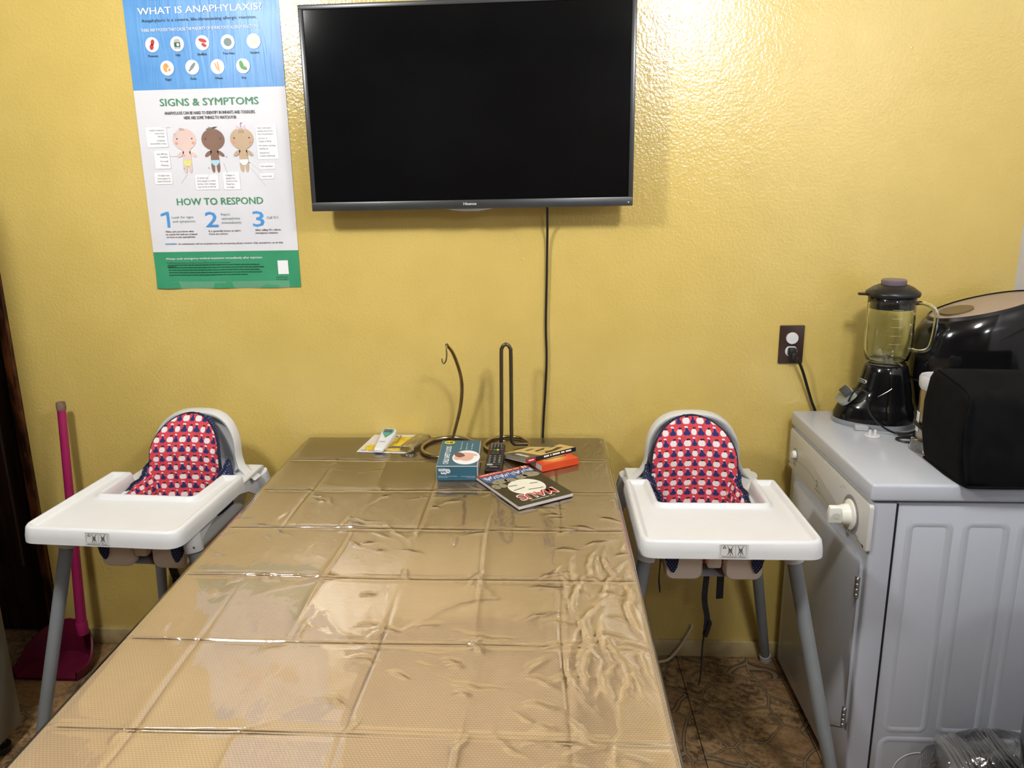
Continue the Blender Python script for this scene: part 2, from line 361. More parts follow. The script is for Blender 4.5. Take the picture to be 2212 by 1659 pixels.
POSTER_TEXT=[('WHAT IS ANAPHYLAXIS?', 0.0405, 0.771, 0.3965, 0.7734, 0.0186, 'white', 1), ('Anaphylaxis is a severe, life-threatening allergic reaction.', 0.0487, 0.7514, 0.38, 0.7519, 0.0084, 'black', 0), ('THERE ARE 9 FOODS THAT CAUSE THE MAJORITY OF SEVERE FOOD ALLERGY REACTIONS:', 0.044, 0.7261, 0.3856, 0.7272, 0.0084, 'white', 1), ('Peanuts', 0.0571, 0.6595, 0.0857, 0.6594, 0.0061, 'black', 1), ('Milk', 0.1377, 0.6595, 0.1513, 0.6595, 0.0061, 'black', 1), ('Shellfish', 0.2001, 0.6601, 0.2271, 0.66, 0.0061, 'black', 1), ('Tree Nuts', 0.2742, 0.6603, 0.3078, 0.6602, 0.0061, 'black', 1), ('Sesame', 0.3533, 0.6603, 0.3787, 0.6603, 0.0061, 'black', 1), ('Eggs', 0.0993, 0.5962, 0.1171, 0.5961, 0.0062, 'black', 1), ('Fish', 0.1731, 0.5957, 0.1894, 0.5957, 0.0062, 'black', 1), ('Wheat', 0.2441, 0.5952, 0.2671, 0.5952, 0.0062, 'black', 1), ('Soy', 0.3218, 0.5951, 0.3353, 0.5951, 0.0062, 'black', 1), ('SIGNS & SYMPTOMS', 0.0743, 0.5268, 0.364, 0.5253, 0.0207, 'green', 1), ('ANAPHYLAXIS CAN BE HARD TO IDENTIFY IN INFANTS AND TODDLERS.', 0.0851, 0.5028, 0.3529, 0.5006, 0.0089, 'black', 1), ('HERE ARE SOME THINGS TO WATCH FOR:', 0.1414, 0.489, 0.2969, 0.4873, 0.0089, 'black', 1), ('HOW TO RESPOND', 0.0916, 0.2471, 0.3523, 0.2469, 0.0207, 'green', 1), ('1', 0.0382, 0.1831, 0.0639, 0.183, 0.0458, 'blue', 2), ('2', 0.1725, 0.1826, 0.2113, 0.1826, 0.0457, 'blue', 2), ('3', 0.3163, 0.1819, 0.3515, 0.182, 0.0458, 'blue', 2), ('Look for signs', 0.0714, 0.209, 0.1369, 0.2093, 0.0074, 'grey', 0), ('and symptoms', 0.0721, 0.1969, 0.1412, 0.1972, 0.0074, 'grey', 0), ('Inject', 0.2219, 0.2157, 0.2493, 0.2155, 0.0072, 'grey', 0), ('epinephrine', 0.2226, 0.2035, 0.2786, 0.2031, 0.0073, 'grey', 0), ('immediately', 0.2222, 0.1913, 0.2821, 0.1914, 0.0073, 'grey', 0), ('Call 911', 0.3596, 0.2033, 0.3937, 0.2038, 0.0073, 'grey', 0), ('Make sure you know what', 0.0472, 0.1684, 0.1336, 0.1683, 0.0053, 'black', 1), ('to watch for and are trained', 0.0468, 0.1601, 0.1426, 0.1599, 0.0053, 'black', 1), ('on how to use epinephrine.', 0.0478, 0.1521, 0.137, 0.1519, 0.0053, 'black', 1), ('It is generally better to inject', 0.1794, 0.168, 0.2769, 0.1682, 0.0053, 'black', 1), ('if you are unsure.', 0.1796, 0.1598, 0.2379, 0.1598, 0.0053, 'black', 1), ('After calling 911, inform', 0.3214, 0.1688, 0.3985, 0.169, 0.0053, 'black', 1), ('emergency contacts.', 0.3213, 0.1604, 0.3899, 0.1604, 0.0053, 'black', 1), ('REMEMBER:', 0.0418, 0.1314, 0.0778, 0.1317, 0.0049, 'blue', 1), ('An antihistamine will not properly treat a life-threatening allergic reaction. Only epinephrine can do that.', 0.0816, 0.1316, 0.4029, 0.1317, 0.0047, 'black', 1), ('Always seek emergency medical treatment immediately after injection.', 0.0377, 0.0869, 0.3368, 0.0876, 0.0064, 'white', 1), ('For general information purposes only. Please consult a healthcare professional if you have questions.', 0.0392, 0.0757, 0.2367, 0.0754, 0.0039, 'black', 0), ('REFERENCES', 0.0391, 0.0633, 0.0667, 0.0637, 0.0042, 'black', 1), ('Scan QR code', 0.3731, 0.029, 0.4073, 0.0293, 0.0036, 'black', 0), ('for more info', 0.3725, 0.0221, 0.4067, 0.0224, 0.0036, 'black', 0), ('Sudden tiredness/', 0.0345, 0.4585, 0.0778, 0.4582, 0.0046, 'black', 0), ('seems limp/', 0.0495, 0.4499, 0.0777, 0.4497, 0.0046, 'black', 0), ('lethargic', 0.0575, 0.4413, 0.0782, 0.4412, 0.0046, 'black', 0), ('Irritability/', 0.054, 0.4296, 0.0782, 0.4294, 0.0046, 'black', 0), ('inconsolable crying', 0.0328, 0.4216, 0.0792, 0.4214, 0.0047, 'black', 0), ('Any difficulty', 0.0482, 0.392, 0.08, 0.3919, 0.0047, 'black', 0), ('breathing', 0.0573, 0.3837, 0.0796, 0.3836, 0.0047, 'black', 0), ('Dry cough', 0.0568, 0.3716, 0.0801, 0.3715, 0.0047, 'black', 0), ('Wheezing', 0.0568, 0.3602, 0.0791, 0.3601, 0.0047, 'black', 0), ('On lighter skin,', 0.0442, 0.3312, 0.0796, 0.3311, 0.0048, 'black', 0), ('hives appear as', 0.0419, 0.3226, 0.0798, 0.3226, 0.0048, 'black', 0), ('raised red bumps', 0.04, 0.3146, 0.0809, 0.3145, 0.0048, 'black', 0), ('On darker skin,', 0.161, 0.3217, 0.1963, 0.3217, 0.0048, 'black', 0), ('hives appear as raised', 0.1613, 0.3135, 0.2156, 0.3134, 0.0048, 'black', 0), ('bumps; color changes', 0.1611, 0.3049, 0.2155, 0.3048, 0.0047, 'black', 0), ('may not be as obvious', 0.1614, 0.2966, 0.2154, 0.2966, 0.0048, 'black', 0), ('Changes in', 0.247, 0.328, 0.2744, 0.328, 0.0047, 'black', 0), ('appearance', 0.2478, 0.3198, 0.2764, 0.3197, 0.0047, 'black', 0), ('(color) of skin,', 0.2477, 0.3114, 0.2824, 0.3114, 0.0047, 'black', 0), ('fingertips,', 0.248, 0.3032, 0.2727, 0.3031, 0.0047, 'black', 0), ('or tongue', 0.248, 0.2945, 0.271, 0.2945, 0.0048, 'black', 0), ('New rash/raised', 0.3552, 0.4577, 0.3943, 0.4575, 0.0046, 'black', 0), ('bumps around the', 0.3552, 0.4494, 0.3987, 0.4492, 0.0046, 'black', 0), ('face (mouth/eyes)', 0.3553, 0.4411, 0.3987, 0.4408, 0.0046, 'black', 0), ('Lip, face, or', 0.3554, 0.4294, 0.3826, 0.4293, 0.0046, 'black', 0), ('tongue swelling', 0.3554, 0.421, 0.3926, 0.4209, 0.0046, 'black', 0), ('Persistent vomiting/', 0.3554, 0.4089, 0.4045, 0.4087, 0.0046, 'black', 0), ('spitting up', 0.3558, 0.4007, 0.3812, 0.4006, 0.0046, 'black', 0), ('Nausea and', 0.3559, 0.3889, 0.3837, 0.3888, 0.0047, 'black', 0), ('trouble swallowing', 0.3559, 0.3805, 0.4001, 0.3803, 0.0046, 'black', 0), ('Fast heartbeat', 0.356, 0.3511, 0.3911, 0.351, 0.0047, 'black', 0), ('Loose stools', 0.3566, 0.3229, 0.3862, 0.3229, 0.0047, 'black', 0)]
POSTER_BOX=[(0.0229, 0.4696, 0.0852, 0.4129), (0.0395, 0.403, 0.0859, 0.3523), (0.0328, 0.3424, 0.0866, 0.3083), (0.1547, 0.3337, 0.2248, 0.2902), (0.2397, 0.3386, 0.2894, 0.2889), (0.3497, 0.4683, 0.4103, 0.3727), (0.3516, 0.3618, 0.3979, 0.3448), (0.351, 0.3338, 0.3925, 0.317)]
POSTER_ICON=[(0.0721, 0.692), (0.1451, 0.692), (0.2184, 0.6926), (0.2917, 0.6923), (0.366, 0.6924), (0.1083, 0.6288), (0.1817, 0.629), (0.2554, 0.6285), (0.3294, 0.6282)]
POSTER_BABY=[((0.136, 0.4333), (0.1381, 0.374)), ((0.2205, 0.4313), (0.2213, 0.3737)), ((0.3062, 0.4317), (0.307, 0.3737))]
# ------------------------------------------------------------------ the room
XL,XR,YF,ZC=-2.75,1.33,-3.7,2.46
fl=BM(); box(fl,XL,XR+.1,YF,.12,-.06,-.004); floor=struct('floor',fl,gapm,smooth=0)
tl=BM(); box(tl,-.1515,.1515,-.1515,.1515,-.0035,0,.0008,1); tile_me=None
i=0
for ix in range(-11,4):
    for iy in range(0,13):
        cx=.43+.1525+ix*.305; cy=-.1525+.142-iy*.305
        if cx>XR+.1 or cx<XL-.1 or cy<YF: continue
        if tile_me is None: o=obj('floor_tile',tl,floorm,floor,smooth=0); tile_me=o.data
        else: o=bpy.data.objects.new('floor_tile',tile_me); COL.objects.link(o); o.parent=floor
        o.location=(cx,cy,0)
b=BM(); box(b,-1.668,XR+.1,0,.12,-.004,ZC)
# small hole for the white cable is only a dark ring around it
box(b,XL,-1.668,.0,.12,2.08,ZC); box(b,XL,-2.62,0,.12,0,2.08)
wall_back=struct('wall_back',b,wallm,smooth=0)
# door and jamb in the back wall's left end
d=BM(); box(d,-2.585,-1.700,.045,.085,.008,2.04,.002,1)
for x0,x1 in ((-2.50,-2.19),(-2.10,-1.79)):
    for z0,z1 in ((.25,.92),(1.05,1.92)): box(d,x0,x1,.040,.05,z0,z1,.008,1)
door=struct('door_1',d,woodm,smooth=0)
j=BM(); box(j,-1.700,-1.670,-.012,.10,0,2.08,.004,2); box(j,-2.62,-2.585,-.012,.10,0,2.08,.004,2); box(j,-2.62,-1.670,-.012,.10,2.04,2.08,.004,2)
struct('trim_1',j,jambm)
b=BM(); box(b,XL-.12,XL,YF,.12,-.004,ZC); struct('wall_left',b,darkw,smooth=0)
b=BM(); box(b,XL-.12,XR+.2,YF-.12,YF,-.004,ZC); struct('wall_front',b,darkw,smooth=0)
b=BM(); box(b,XL-.12,XR+.2,YF-.12,.12,ZC,ZC+.08); struct('ceiling',b,ceilm,smooth=0)
b=BM(); box(b,XR,XR+.12,YF,-.0,-.004,ZC); struct('wall_right',b,wallw,smooth=0)
b=BM(); box(b,XR-.006,XR,-.9,-.001,1.155,1.172,.002,1); struct('trim_2',b,wallw)
b=BM(); box(b,-1.668,XR,-.012,-.0,.0,.056,.003,2); struct('baseboard_back',b,basem)
# ------------------------------------------------------------------ ceiling fixtures (above the frame, seen only as reflections; the third is added for the fill light)
for k,(x,y) in enumerate(((-1.15,-1.42),(.62,-1.42),(.95,-3.0))):
    t=thing('ceiling_or_fill_light',['round ceiling lamp above the left highchair, out of frame','round ceiling lamp above the dryer, out of frame','added lamp plate above the fill light behind the camera'][k],'ceiling light',(x,y,ZC))
    b=BM(); lathe(b,[(.12,-.001),(.12,-.02),(.09,-.028),(.03,-.03)],28); obj('base_plate',b,wallw,t)
# ------------------------------------------------------------------ refrigerator at the left edge
t=thing('refrigerator','grey metallic refrigerator side at the left edge of the photo','refrigerator',(-1.84,-.82,0))
b=BM(); box(b,-.36,.36,-.36,.36,.045,1.73,.012,3); obj('cabinet',b,fridge_m,t)
b=BM(); box(b,-.33,.33,-.30,.30,.018,.046,.01,2); obj('base_grille',b,blackg2,t)
for x,y in ((.33,.30),(-.33,.30),(.33,-.33),(-.33,-.33)):
    b=BM(); lathe(b,[(.022,0),(.024,.004),(.024,.02),(.012,.022),(.012,.05)],16,x,y); obj('foot',b,rubber,t)
# ------------------------------------------------------------------ wall poster
exec_poster=True
P0=wallM(-1.172,-.0016,1.222); PW,PH=.446,.845
t=thing('allergy_poster','tall blue, white and green anaphylaxis poster taped to the yellow wall left of the television','poster',(0,0,0))
def sheet(y0,y1,m,name):
    b=BM(); nx,ny=24,max(2,int((y1-y0)/.03)); g=[]
    for jy in range(ny+1):
        for ix in range(nx+1):
            x=PW*ix/nx; y=y0+(y1-y0)*jy/ny
            cur=.0007*math.sin(x*31+y*5)*math.sin(y*17+1)+(.004*max(0,1-y/.03)**2*(.5+.5*math.sin(x*40)) )
            g.append(b.verts.new(P0@Vector((x,y,max(.0002,.0008+cur)-.0004))))
    for jy in range(ny):
        for ix in range(nx):
            a=jy*(nx+1)+ix; b.faces.new((g[a],g[a+1],g[a+nx+2],g[a+nx+1]))
    return obj(name,b,m,t)
blue_m=mat('poster_blue_paper',srgb(88,152,214),.38); c=coord(blue_m); X,Y,Z=sep(blue_m,c)
setc(blue_m,mixc(blue_m,noise(blue_m,c,9,3).step(.3,.7),srgb(84,148,212),srgb(98,160,220)))
bump(blue_m,noise(blue_m,comb(blue_m,X*22,Y,Z*2.2),2,3,.6,dist=.6),.35,.004)
pw_m=mat('poster_white_paper',srgb(222,222,228),.45); c=coord(pw_m); setc(pw_m,mixc(pw_m,noise(pw_m,c,6,3).step(.3,.7),srgb(218,218,226),srgb(226,226,231))); bump(pw_m,noise(pw_m,c,7,3),.12,.004)
pg_m=plain('poster_green_paper',srgb(58,150,108),.4,var=.05,bmp=.12,bscale=18)
sheet(0,.110,pg_m,'green_panel'); sheet(.110,.571,pw_m,'white_panel'); sheet(.571,PH,blue_m,'blue_panel')
ink={'white':whitep,'black':plain('black_ink',(.03,.03,.035,1),.5),'green':plain('green_ink',srgb(62,140,98),.5),'blue':plain('blue_ink',srgb(70,150,220),.5),'grey':plain('grey_green_ink',srgb(120,140,138),.5),
 'box':plain('pale_ink',srgb(238,239,243),.5,var=.01),'pink':plain('skin_pink_ink',srgb(222,196,188),.5),'brown':plain('skin_brown_ink',srgb(132,100,84),.5),'tan':plain('skin_tan_ink',srgb(196,170,140),.5),
 'blush':plain('blush_ink',srgb(222,150,130),.5),'yel':plain('yellow_ink',srgb(222,222,130),.5),'lblue':plain('light_blue_ink',srgb(170,212,232),.5),'lpink':plain('light_pink_ink',srgb(228,190,222),.5),
 'red':plain('red_ink',srgb(190,48,38),.5),'orange':plain('orange_ink',srgb(226,160,80),.5),'cream':plain('cream_ink',srgb(236,226,200),.5),'dgreen':plain('dark_green_ink',srgb(24,84,58),.5),'line':plain('line_ink',srgb(170,172,178),.5),'lgreen':plain('soy_green_ink',srgb(98,160,90),.5)}
PB={k:BM() for k in ink}
ZT=.0023
for s,x0,y0,x1,y1,h,cl,bd in POSTER_TEXT:
    if s=='1':
        flat(PB[cl],[(x1-.009,y0),(x1-.001,y0),(x1-.001,y0+h),(x1-.008,y0+h),(x0-.001,y0+h*.86),(x0-.001,y0+h*.72),(x1-.009,y0+h*.84)],P0,ZT); continue
    M=P0@Matrix.Translation((x0,y0,0))@Matrix.Rotation(math.atan2(y1-y0,x1-x0),4,'Z')
    text(PB[cl],s,M,0,0,h,x1-x0,bold=(.0,0,.004)[bd],z=ZT)
    if bd==1: text(PB[cl],s,M,.0009 if h>.012 else .0003,0,h,x1-x0,z=ZT+.0001)
for x0,y0,x1,y1 in POSTER_BOX: q=BM(); flat(q,rrect(min(x0,x1),max(x0,x1),min(y0,y1),max(y0,y1),.003,3),P0,ZT-.0003); obj('caption_box',q,ink['box'],t,smooth=0)
for (x0,y0,x1,y1) in ((.07,.468,.098,.468),(.085,.387,.125,.387),(.112,.31,.133,.335),(.185,.31,.20,.335),(.262,.31,.245,.366),(.338,.431,.322,.431),(.362,.333,.322,.366),(.365,.298,.325,.350)):
    dx,dy=x1-x0,y1-y0; L=math.hypot(dx,dy); nx,ny=-dy/L*.0003,dx/L*.0003
    flat(PB['line'],[(x0-nx,y0-ny),(x1-nx,y1-ny),(x1+nx,y1+ny),(x0+nx,y0+ny)],P0,ZT-.0002)
def D(k,cx,cy,rx,ry,z=0,tilt=0,n=20): disc(PB[k],cx,cy,rx,ry,P0,n,ZT+z,tilt)
for i,(cx,cy) in enumerate(POSTER_ICON):
    D('box',cx,cy,.0200,.0200,0,0,32)
    if i==0: D('red',cx+.002,cy+.006,.0055,.008,.0002,-.2); D('red',cx-.002,cy-.006,.006,.008,.0002,-.2)
    if i==1: flat(PB['line'],[(cx-.009,cy-.013),(cx+.009,cy-.013),(cx+.009,cy+.008),(cx+.005,cy+.013),(cx-.005,cy+.013),(cx-.009,cy+.008)],P0,ZT+.0002); flat(PB['dgreen'],[(cx-.009,cy-.008),(cx+.009,cy-.008),(cx+.009,cy+.004),(cx-.009,cy+.004)],P0,ZT+.0003); D('box',cx+.002,cy-.002,.004,.004,.0004)
    if i==2: D('red',cx+.001,cy+.006,.012,.005,.0002,-.3); D('red',cx+.004,cy-.006,.008,.0045,.0002,-.5)
    if i==3: D('grey',cx,cy,.0115,.011,.0002)
    if i==4: D('cream',cx,cy+.003,.008,.008,.0002); D('cream',cx+.004,cy-.005,.008,.006,.0003)
    if i==5: D('orange',cx-.003,cy+.001,.0085,.012,.0002); D('box',cx+.006,cy-.005,.0072,.0075,.0003); D('orange',cx+.006,cy-.005,.0038,.004,.0004)
    if i==6: D('grey',cx+.001,cy+.002,.013,.0045,.0002,.85); flat(PB['black'],[(cx-.006,cy-.006),(cx-.013,cy-.008),(cx-.008,cy-.010),(cx-.008,cy-.017)],P0,ZT+.0003)
    if i==7: D('orange',cx-.004,cy+.001,.0018,.012,.0002,.35); D('orange',cx+.002,cy+.002,.002,.013,.0002,.1); D('orange',cx+.004,cy-.008,.001,.008,.0003,.1)
    if i==8: D('lgreen',cx-.004,cy+.003,.006,.012,.0002,.25); D('lgreen',cx+.004,cy-.006,.008,.005,.0003,-.3)
for i,((hx,hy),(bx_,by_)) in enumerate(POSTER_BABY):
    sk=('pink','brown','tan')[i]
    D(sk,hx,hy,.0340,.0300,.0002,0,32); flat(PB[sk],[(bx_-.0125,by_-.002),(bx_+.0125,by_-.002),(bx_+.0115,by_+.032),(bx_-.0115,by_+.032)],P0,ZT+.0001)
    for s in (-1,1):
        D(sk,bx_+s*.0185,by_+.018,.0125,.0055,.0001,-s*.65); D(sk,bx_+s*.0078,by_-.019,.0050,.0165,.0001,-s*.05)
        D('black',hx+s*.0222,hy+.002,.0022,.0022,.0004,0,12)
        D('blush' if i!=1 else 'brown',hx+s*.025,hy-.0105,.0043,.0043,.0003,0,14)
    flat(PB[('yel','lblue','white')[i]],[(bx_-.0130,by_),(bx_-.0125,by_-.007),(bx_-.003,by_-.0165),(bx_+.003,by_-.0165),(bx_+.0125,by_-.007),(bx_+.0130,by_)],P0,ZT+.0003)
    for k in (-1,0,1):
        x=hx-.006+k*.005 if i==0 else hx+k*.006; y=hy+(.028 if i==0 else .032 if i==1 else .019)
        D('black',x,y,.0007,.0055 if i!=1 else .0075,.0004,(.6,1.2,0)[i]+k*.25,8)
    if i==1: D('black',hx+.009,hy+.034,.0075,.0009,.0004,.1,10); D('black',hx-.012,hy+.030,.0065,.0009,.0004,.2,10)
    if i==2:
        for s in (-1,1): flat(PB['lpink'],[(hx,hy+.030),(hx+s*.012,hy+.024),(hx+s*.012,hy+.038)],P0,ZT+.0003)
        D('black',hx,hy+.037,.0006,.006,.0005,0,8); D('black',hx+.002,hy+.043,.004,.0008,.0005,.2,8)
for x,y in ((.108,.448),(.131,.388),(.126,.352),(.2,.352),(.256,.382),(.33,.42),(.316,.386),(.322,.365)): D('grey',x,y,.0016,.0016,.0005,0,10)
flat(PB['white'],rrect(.3805,.4125,.0395,.0805,.001,2),P0,ZT)
for k in range(5):                                     # blurred reference lines
    x=.042; y=.0705-k*.0075
    while x<.325-(k==4)*.05:
        l=random.uniform(.006,.02); flat(PB['dgreen'],[(x,y-.0012),(x+l,y-.0012),(x+l,y+.0012),(x,y+.0012)],P0,ZT); x+=l+.0015
nm={'box':'pale_print','line':'pointer_line','pink':'baby_drawing','brown':'baby_drawing','tan':'baby_drawing'}
for k,b in PB.items():
    if len(b.verts): stf(obj(nm.get(k,'%s_print'%{'lblue':'light_blue','lpink':'light_pink','yel':'yellow','dgreen':'dark_green','lgreen':'light_green'}.get(k,k)),b,ink[k],t,smooth=0))
b=BM(); g=[]
for ix in range(41):
    for jy in range(5):
        x=.032+.38*ix/40; y=-.002+.022*jy/4; g.append(b.verts.new(P0@Vector((x,y,.0026+.0008*math.sin(ix*1.9+jy)*math.sin(ix*.7)))))
for ix in range(40):
    for jy in range(4): a=ix*5+jy; b.faces.new((g[a],g[a+5],g[a+6],g[a+1]))
tpm=plain('clear_tape',(.62,.80,.68,1),.12,var=.02,Alpha=.16); obj('tape_strip',b,tpm,t,smooth=60)
# ------------------------------------------------------------------ television
TVM=wallM(-.2,-.095,1.447)          # local x centre, y from the bottom edge, z towards the room
t=thing('television','flat black television with thin grey frame hung high on the yellow wall','television',(0,0,0))
tvframe=plain('grey_metal_frame',(.075,.078,.082,1),.32,.55,var=.05)
HW,HT=.4445,.535
b=BM()
outer=rrect(-HW,HW,0,HT,.005,2); inner=[(-HW+.0125,.026),(HW-.0125,.026),(HW-.0125,HT-.0125),(-HW+.0125,HT-.0125)]
def frm(x0,x1,y0,y1): box(b,x0,x1,y0,y1,-.018,.008,.002,2,TVM)
frm(-HW,HW,0,.024); frm(-HW,HW,HT-.0125,HT); frm(-HW,-HW+.0125,.022,HT-.011); frm(HW-.0125,HW,.022,HT-.011)
fr=obj('frame',b,tvframe,t)
scr=plain('dark_glass_screen',(.0035,.0035,.004,1),.09,var=.1,Specular_IOR_Level=.25)
b=BM(); box(b,-HW+.010,HW-.010,.020,HT-.010,-.004,.003,0,1,TVM); obj('screen',b,scr,t,smooth=0)
b=BM(); box(b,-HW+.004,HW-.004,.003,HT-.003,-.030,-.017,.004,2,TVM); box(b,-.30,.30,.02,.36,-.060,-.028,.015,3,TVM); obj('back_shell',b,blackg2,t)
b=BM(); box(b,-.20,.20,.12,.32,-.093,-.058,.003,1,TVM); obj('wall_bracket',b,gapm,t)
b=BM(); pts=[(-.075,.002),(-.05,-.003),(-.02,-.007),(.02,-.007),(.05,-.003),(.075,.002)]
prism(b,[(x,y) for x,y in pts],-.012,.006,TVM); obj('logo_lip',b,plain('silver_lip',(.45,.42,.40,1),.3,.8),t)
b=BM(); text(b,'Hisense',TVM,-.018,.010,.0075,.036,.02,z=.0086); stf(obj('logo_lettering',b,plain('silver_print',(.6,.6,.62,1),.4),t,smooth=0))
b=BM(); box(b,.365,.382,.001,.005,.0075,.0088,0,1,TVM); obj('sensor_window',b,gapm,t,smooth=0)
b=BM(); flat(b,[(.430,.0115),(.4325,.0075),(.435,.012),(.4325,.0105)],TVM,.0086); obj('corner_mark',b,whitep,t,smooth=0)
b=BM(); tube(b,smooth_path([(.013,-.07,1.50),(.013,-.055,1.44),(.013,-.016,1.36),(.011,-.010,1.24),(.008,-.009,1.10),(.010,-.010,1.0),(.006,-.009,.9),(.000,-.009,.80),(-.003,-.009,.70),(0,-.009,.45)],6),.0035,8)
tag(obj('power_cord',b,blackg2),'black power cord hanging straight down the wall from the television','cord')
# ------------------------------------------------------------------ wall outlet
t=thing('wall_outlet','dark brown outlet plate with white round cover on the wall left of the blender','outlet',(.725,-.0,1.037))
b=BM(); prism(b,rrect(-.035,.035,-.057,.057,.003,3),.0003,.0055,WALLM,.0015); obj('cover_plate',b,brownp,t)
for yy in (.0195,-.0195):
    b=BM(); prism(b,[(max(-.0142,min(.0142,.0172*math.cos(a))) if 0 else .0172*math.cos(a),max(-.0145,min(.0145,.0172*math.sin(a)))) for a in [2*PI*k/28 for k in range(28)]],.004,.0068,WALLM@Matrix.Translation((0,yy,0)),.0006); obj('receptacle',b,wplast,t)
b=BM(); lathe(b,[(.0175,.0068),(.0178,.009),(.0165,.0115),(.0,.012)],28,cap1=False,rot=WALLM@Matrix.Translation((0,.0195,0))); obj('safety_cap',b,wplast,t)
b=BM(); box(b,-.0012,.0012,-.001,.004,.0055,.0062,0,1,WALLM); obj('screw',b,steel,t,smooth=0)
t2=thing('dryer_cord','black cord and plug running from the outlet down behind the dryer','cord',(.725,0,1.0175))
b=BM(); box(b,-.011,.011,-.012,.012,.0066,.026,.004,2,WALLM); box(b,-.006,.010,-.020,.0,.018,.034,.005,2,WALLM); obj('plug',b,rubber,t2)
b=BM(); tube(b,smooth_path([(.004,-.028,-.012),(.014,-.030,-.022),(.030,-.028,-.055),(.049,-.022,-.105),(.066,-.018,-.15),(.082,-.016,-.19),(.09,-.014,-.26),(.095,-.012,-.36)],6),.0042,8); obj('cable',b,blackg2,t2)
b=BM(); tube(b,smooth_path([(.476,.004,.109),(.474,-.012,.105),(.452,-.03,.075),(.425,-.042,.040),(.395,-.05,.012),(.35,-.055,.0055),(.25,-.06,.005),(.1,-.07,.005)],6),.0042,8); tag(obj('wall_cable',b,plain('cream_cable',srgb(205,195,165),.5)),'cream cable coming out of a hole low in the wall behind the right highchair','cable')
import numpy as np
# ------------------------------------------------------------------ dining table under cloth and clear vinyl
TX0,TX1,TY0,TY1,TZ=-.735,.182,-1.80,-.018,.75
t=thing('dining_table','rectangular dining table hidden under a tan cloth and clear vinyl','table',((TX0+TX1)/2,(TY0+TY1)/2,0))
tw=plain('table_wood',(.16,.08,.035,1),.5)
hx=(TX1-TX0)/2-.006; hy=(TY1-TY0)/2-.006
b=BM(); box(b,-hx,hx,-hy,hy,.722,.7465,.004,2); obj('tabletop',b,tw,t)
b=BM(); box(b,-hx+.05,hx-.05,-hy+.05,-hy+.07,.64,.7225); box(b,-hx+.05,hx-.05,hy-.07,hy-.05,.64,.7225); box(b,-hx+.05,-hx+.07,-hy+.05,hy-.05,.64,.7225); box(b,hx-.07,hx-.05,-hy+.05,hy-.05,.64,.7225); obj('apron',b,tw,t)
for sx in (-1,1):
    for sy in (-1,1):
        b=BM(); cx,cy=sx*(hx-.085),sy*(hy-.085)
        ring_loft(b,[[(cx+dx*s,cy+dy*s,z) for dx,dy in ((-1,-1),(1,-1),(1,1),(-1,1))] for z,s in ((0,.02),(.62,.03),(.7225,.03))]); obj('leg',b,tw,t,smooth=0)
CX=[-.755+.1575*k for k in range(-1,9)]; CY=[-.003-.2185*k for k in range(0,10)]
rnd=random.Random(5)
PK=[(rnd.uniform(TX0,TX1),rnd.uniform(-1.5,-.05),rnd.uniform(0,PI),rnd.uniform(.02,.07),rnd.uniform(.0008,.0022)) for _ in range(70)]
PK+=[(.10+rnd.uniform(-.06,.07),-.99+rnd.uniform(-.22,.2),PI/2+rnd.uniform(-.5,.5),rnd.uniform(.04,.10),rnd.uniform(.0020,.0040)) for _ in range(30)]
PK+=[(CX[i]+rnd.uniform(-.02,.02),CY[j]+rnd.uniform(-.02,.02),rnd.uniform(0,PI),rnd.uniform(.015,.045),rnd.uniform(.0015,.003)) for i in range(1,7) for j in range(1,8)]
PK+=[(rnd.uniform(-.02,.165),rnd.uniform(-1.42,-.55),rnd.uniform(-.6,.6),rnd.uniform(.012,.035),rnd.uniform(.0025,.0045)) for _ in range(34)]
PK+=[(rnd.uniform(-.66,-.05),rnd.uniform(-1.25,-.45),rnd.uniform(-.5,.5),rnd.uniform(.008,.025),rnd.uniform(.0022,.004)) for _ in range(30)]
def crease(x,y):
    """height of folds and wrinkles; x,y are numpy arrays"""
    z=np.zeros_like(x)
    for i,c_ in enumerate(CX):
        d=np.abs(x-c_-.004*np.sin(y*7+i*2)-.0015*np.sin(y*19+i)); s=1 if i%2 else -1
        z+=s*.0017*np.exp(-(d/.0045)**1.4)*np.clip(.45+.55*np.sin(y*9+i*3),.1,1)+.0007*np.exp(-(d/.02)**2)
    for j,c_ in enumerate(CY):
        d=np.abs(y-c_-.0022*np.sin(x*8+j*1.7)); strong=1/(1+np.exp((x+.405+.03*math.sin(j*2.1))/.012)) if j in (3,4,5,6) else 0
        a_=.0020*(.6+.4*np.sin(x*11+j*2))*(1+.25*np.sin(x*61+j))
        z+=np.maximum(0,1-(d/(.0046))**1.25)*(a_+.0022*strong)-.0007*np.exp(-((d-.008)/.006)**2)
    for px,py,a,l,h in PK:
        dx,dy=x-px,y-py; m=(np.abs(dx)<.14)&(np.abs(dy)<.14)
        if not m.any(): continue
        u=dx[m]*math.cos(a)+dy[m]*math.sin(a); v=-dx[m]*math.sin(a)+dy[m]*math.cos(a)+.15*u*u/l+.0015*np.sin(u*160)
        z[m]+=h*(.35 if py>-.42 else 1)*np.exp(-(u/l)**2*1.4)*np.exp(-(np.abs(v)/.0042)**1.5)
    return z
def under(x,y): return .0004*np.sin(x*13+y*4)+.0004*np.sin(y*17-x*5)
def fine(lo,hi,step,lines,halfw,fstep):
    v=list(np.arange(lo,hi,step))
    for c_ in lines:
        if lo+halfw<c_<hi-halfw: v=[q for q in v if abs(q-c_)>halfw]+list(np.arange(c_-halfw,c_+halfw+1e-6,fstep))
    return np.array(sorted(v+[hi]))
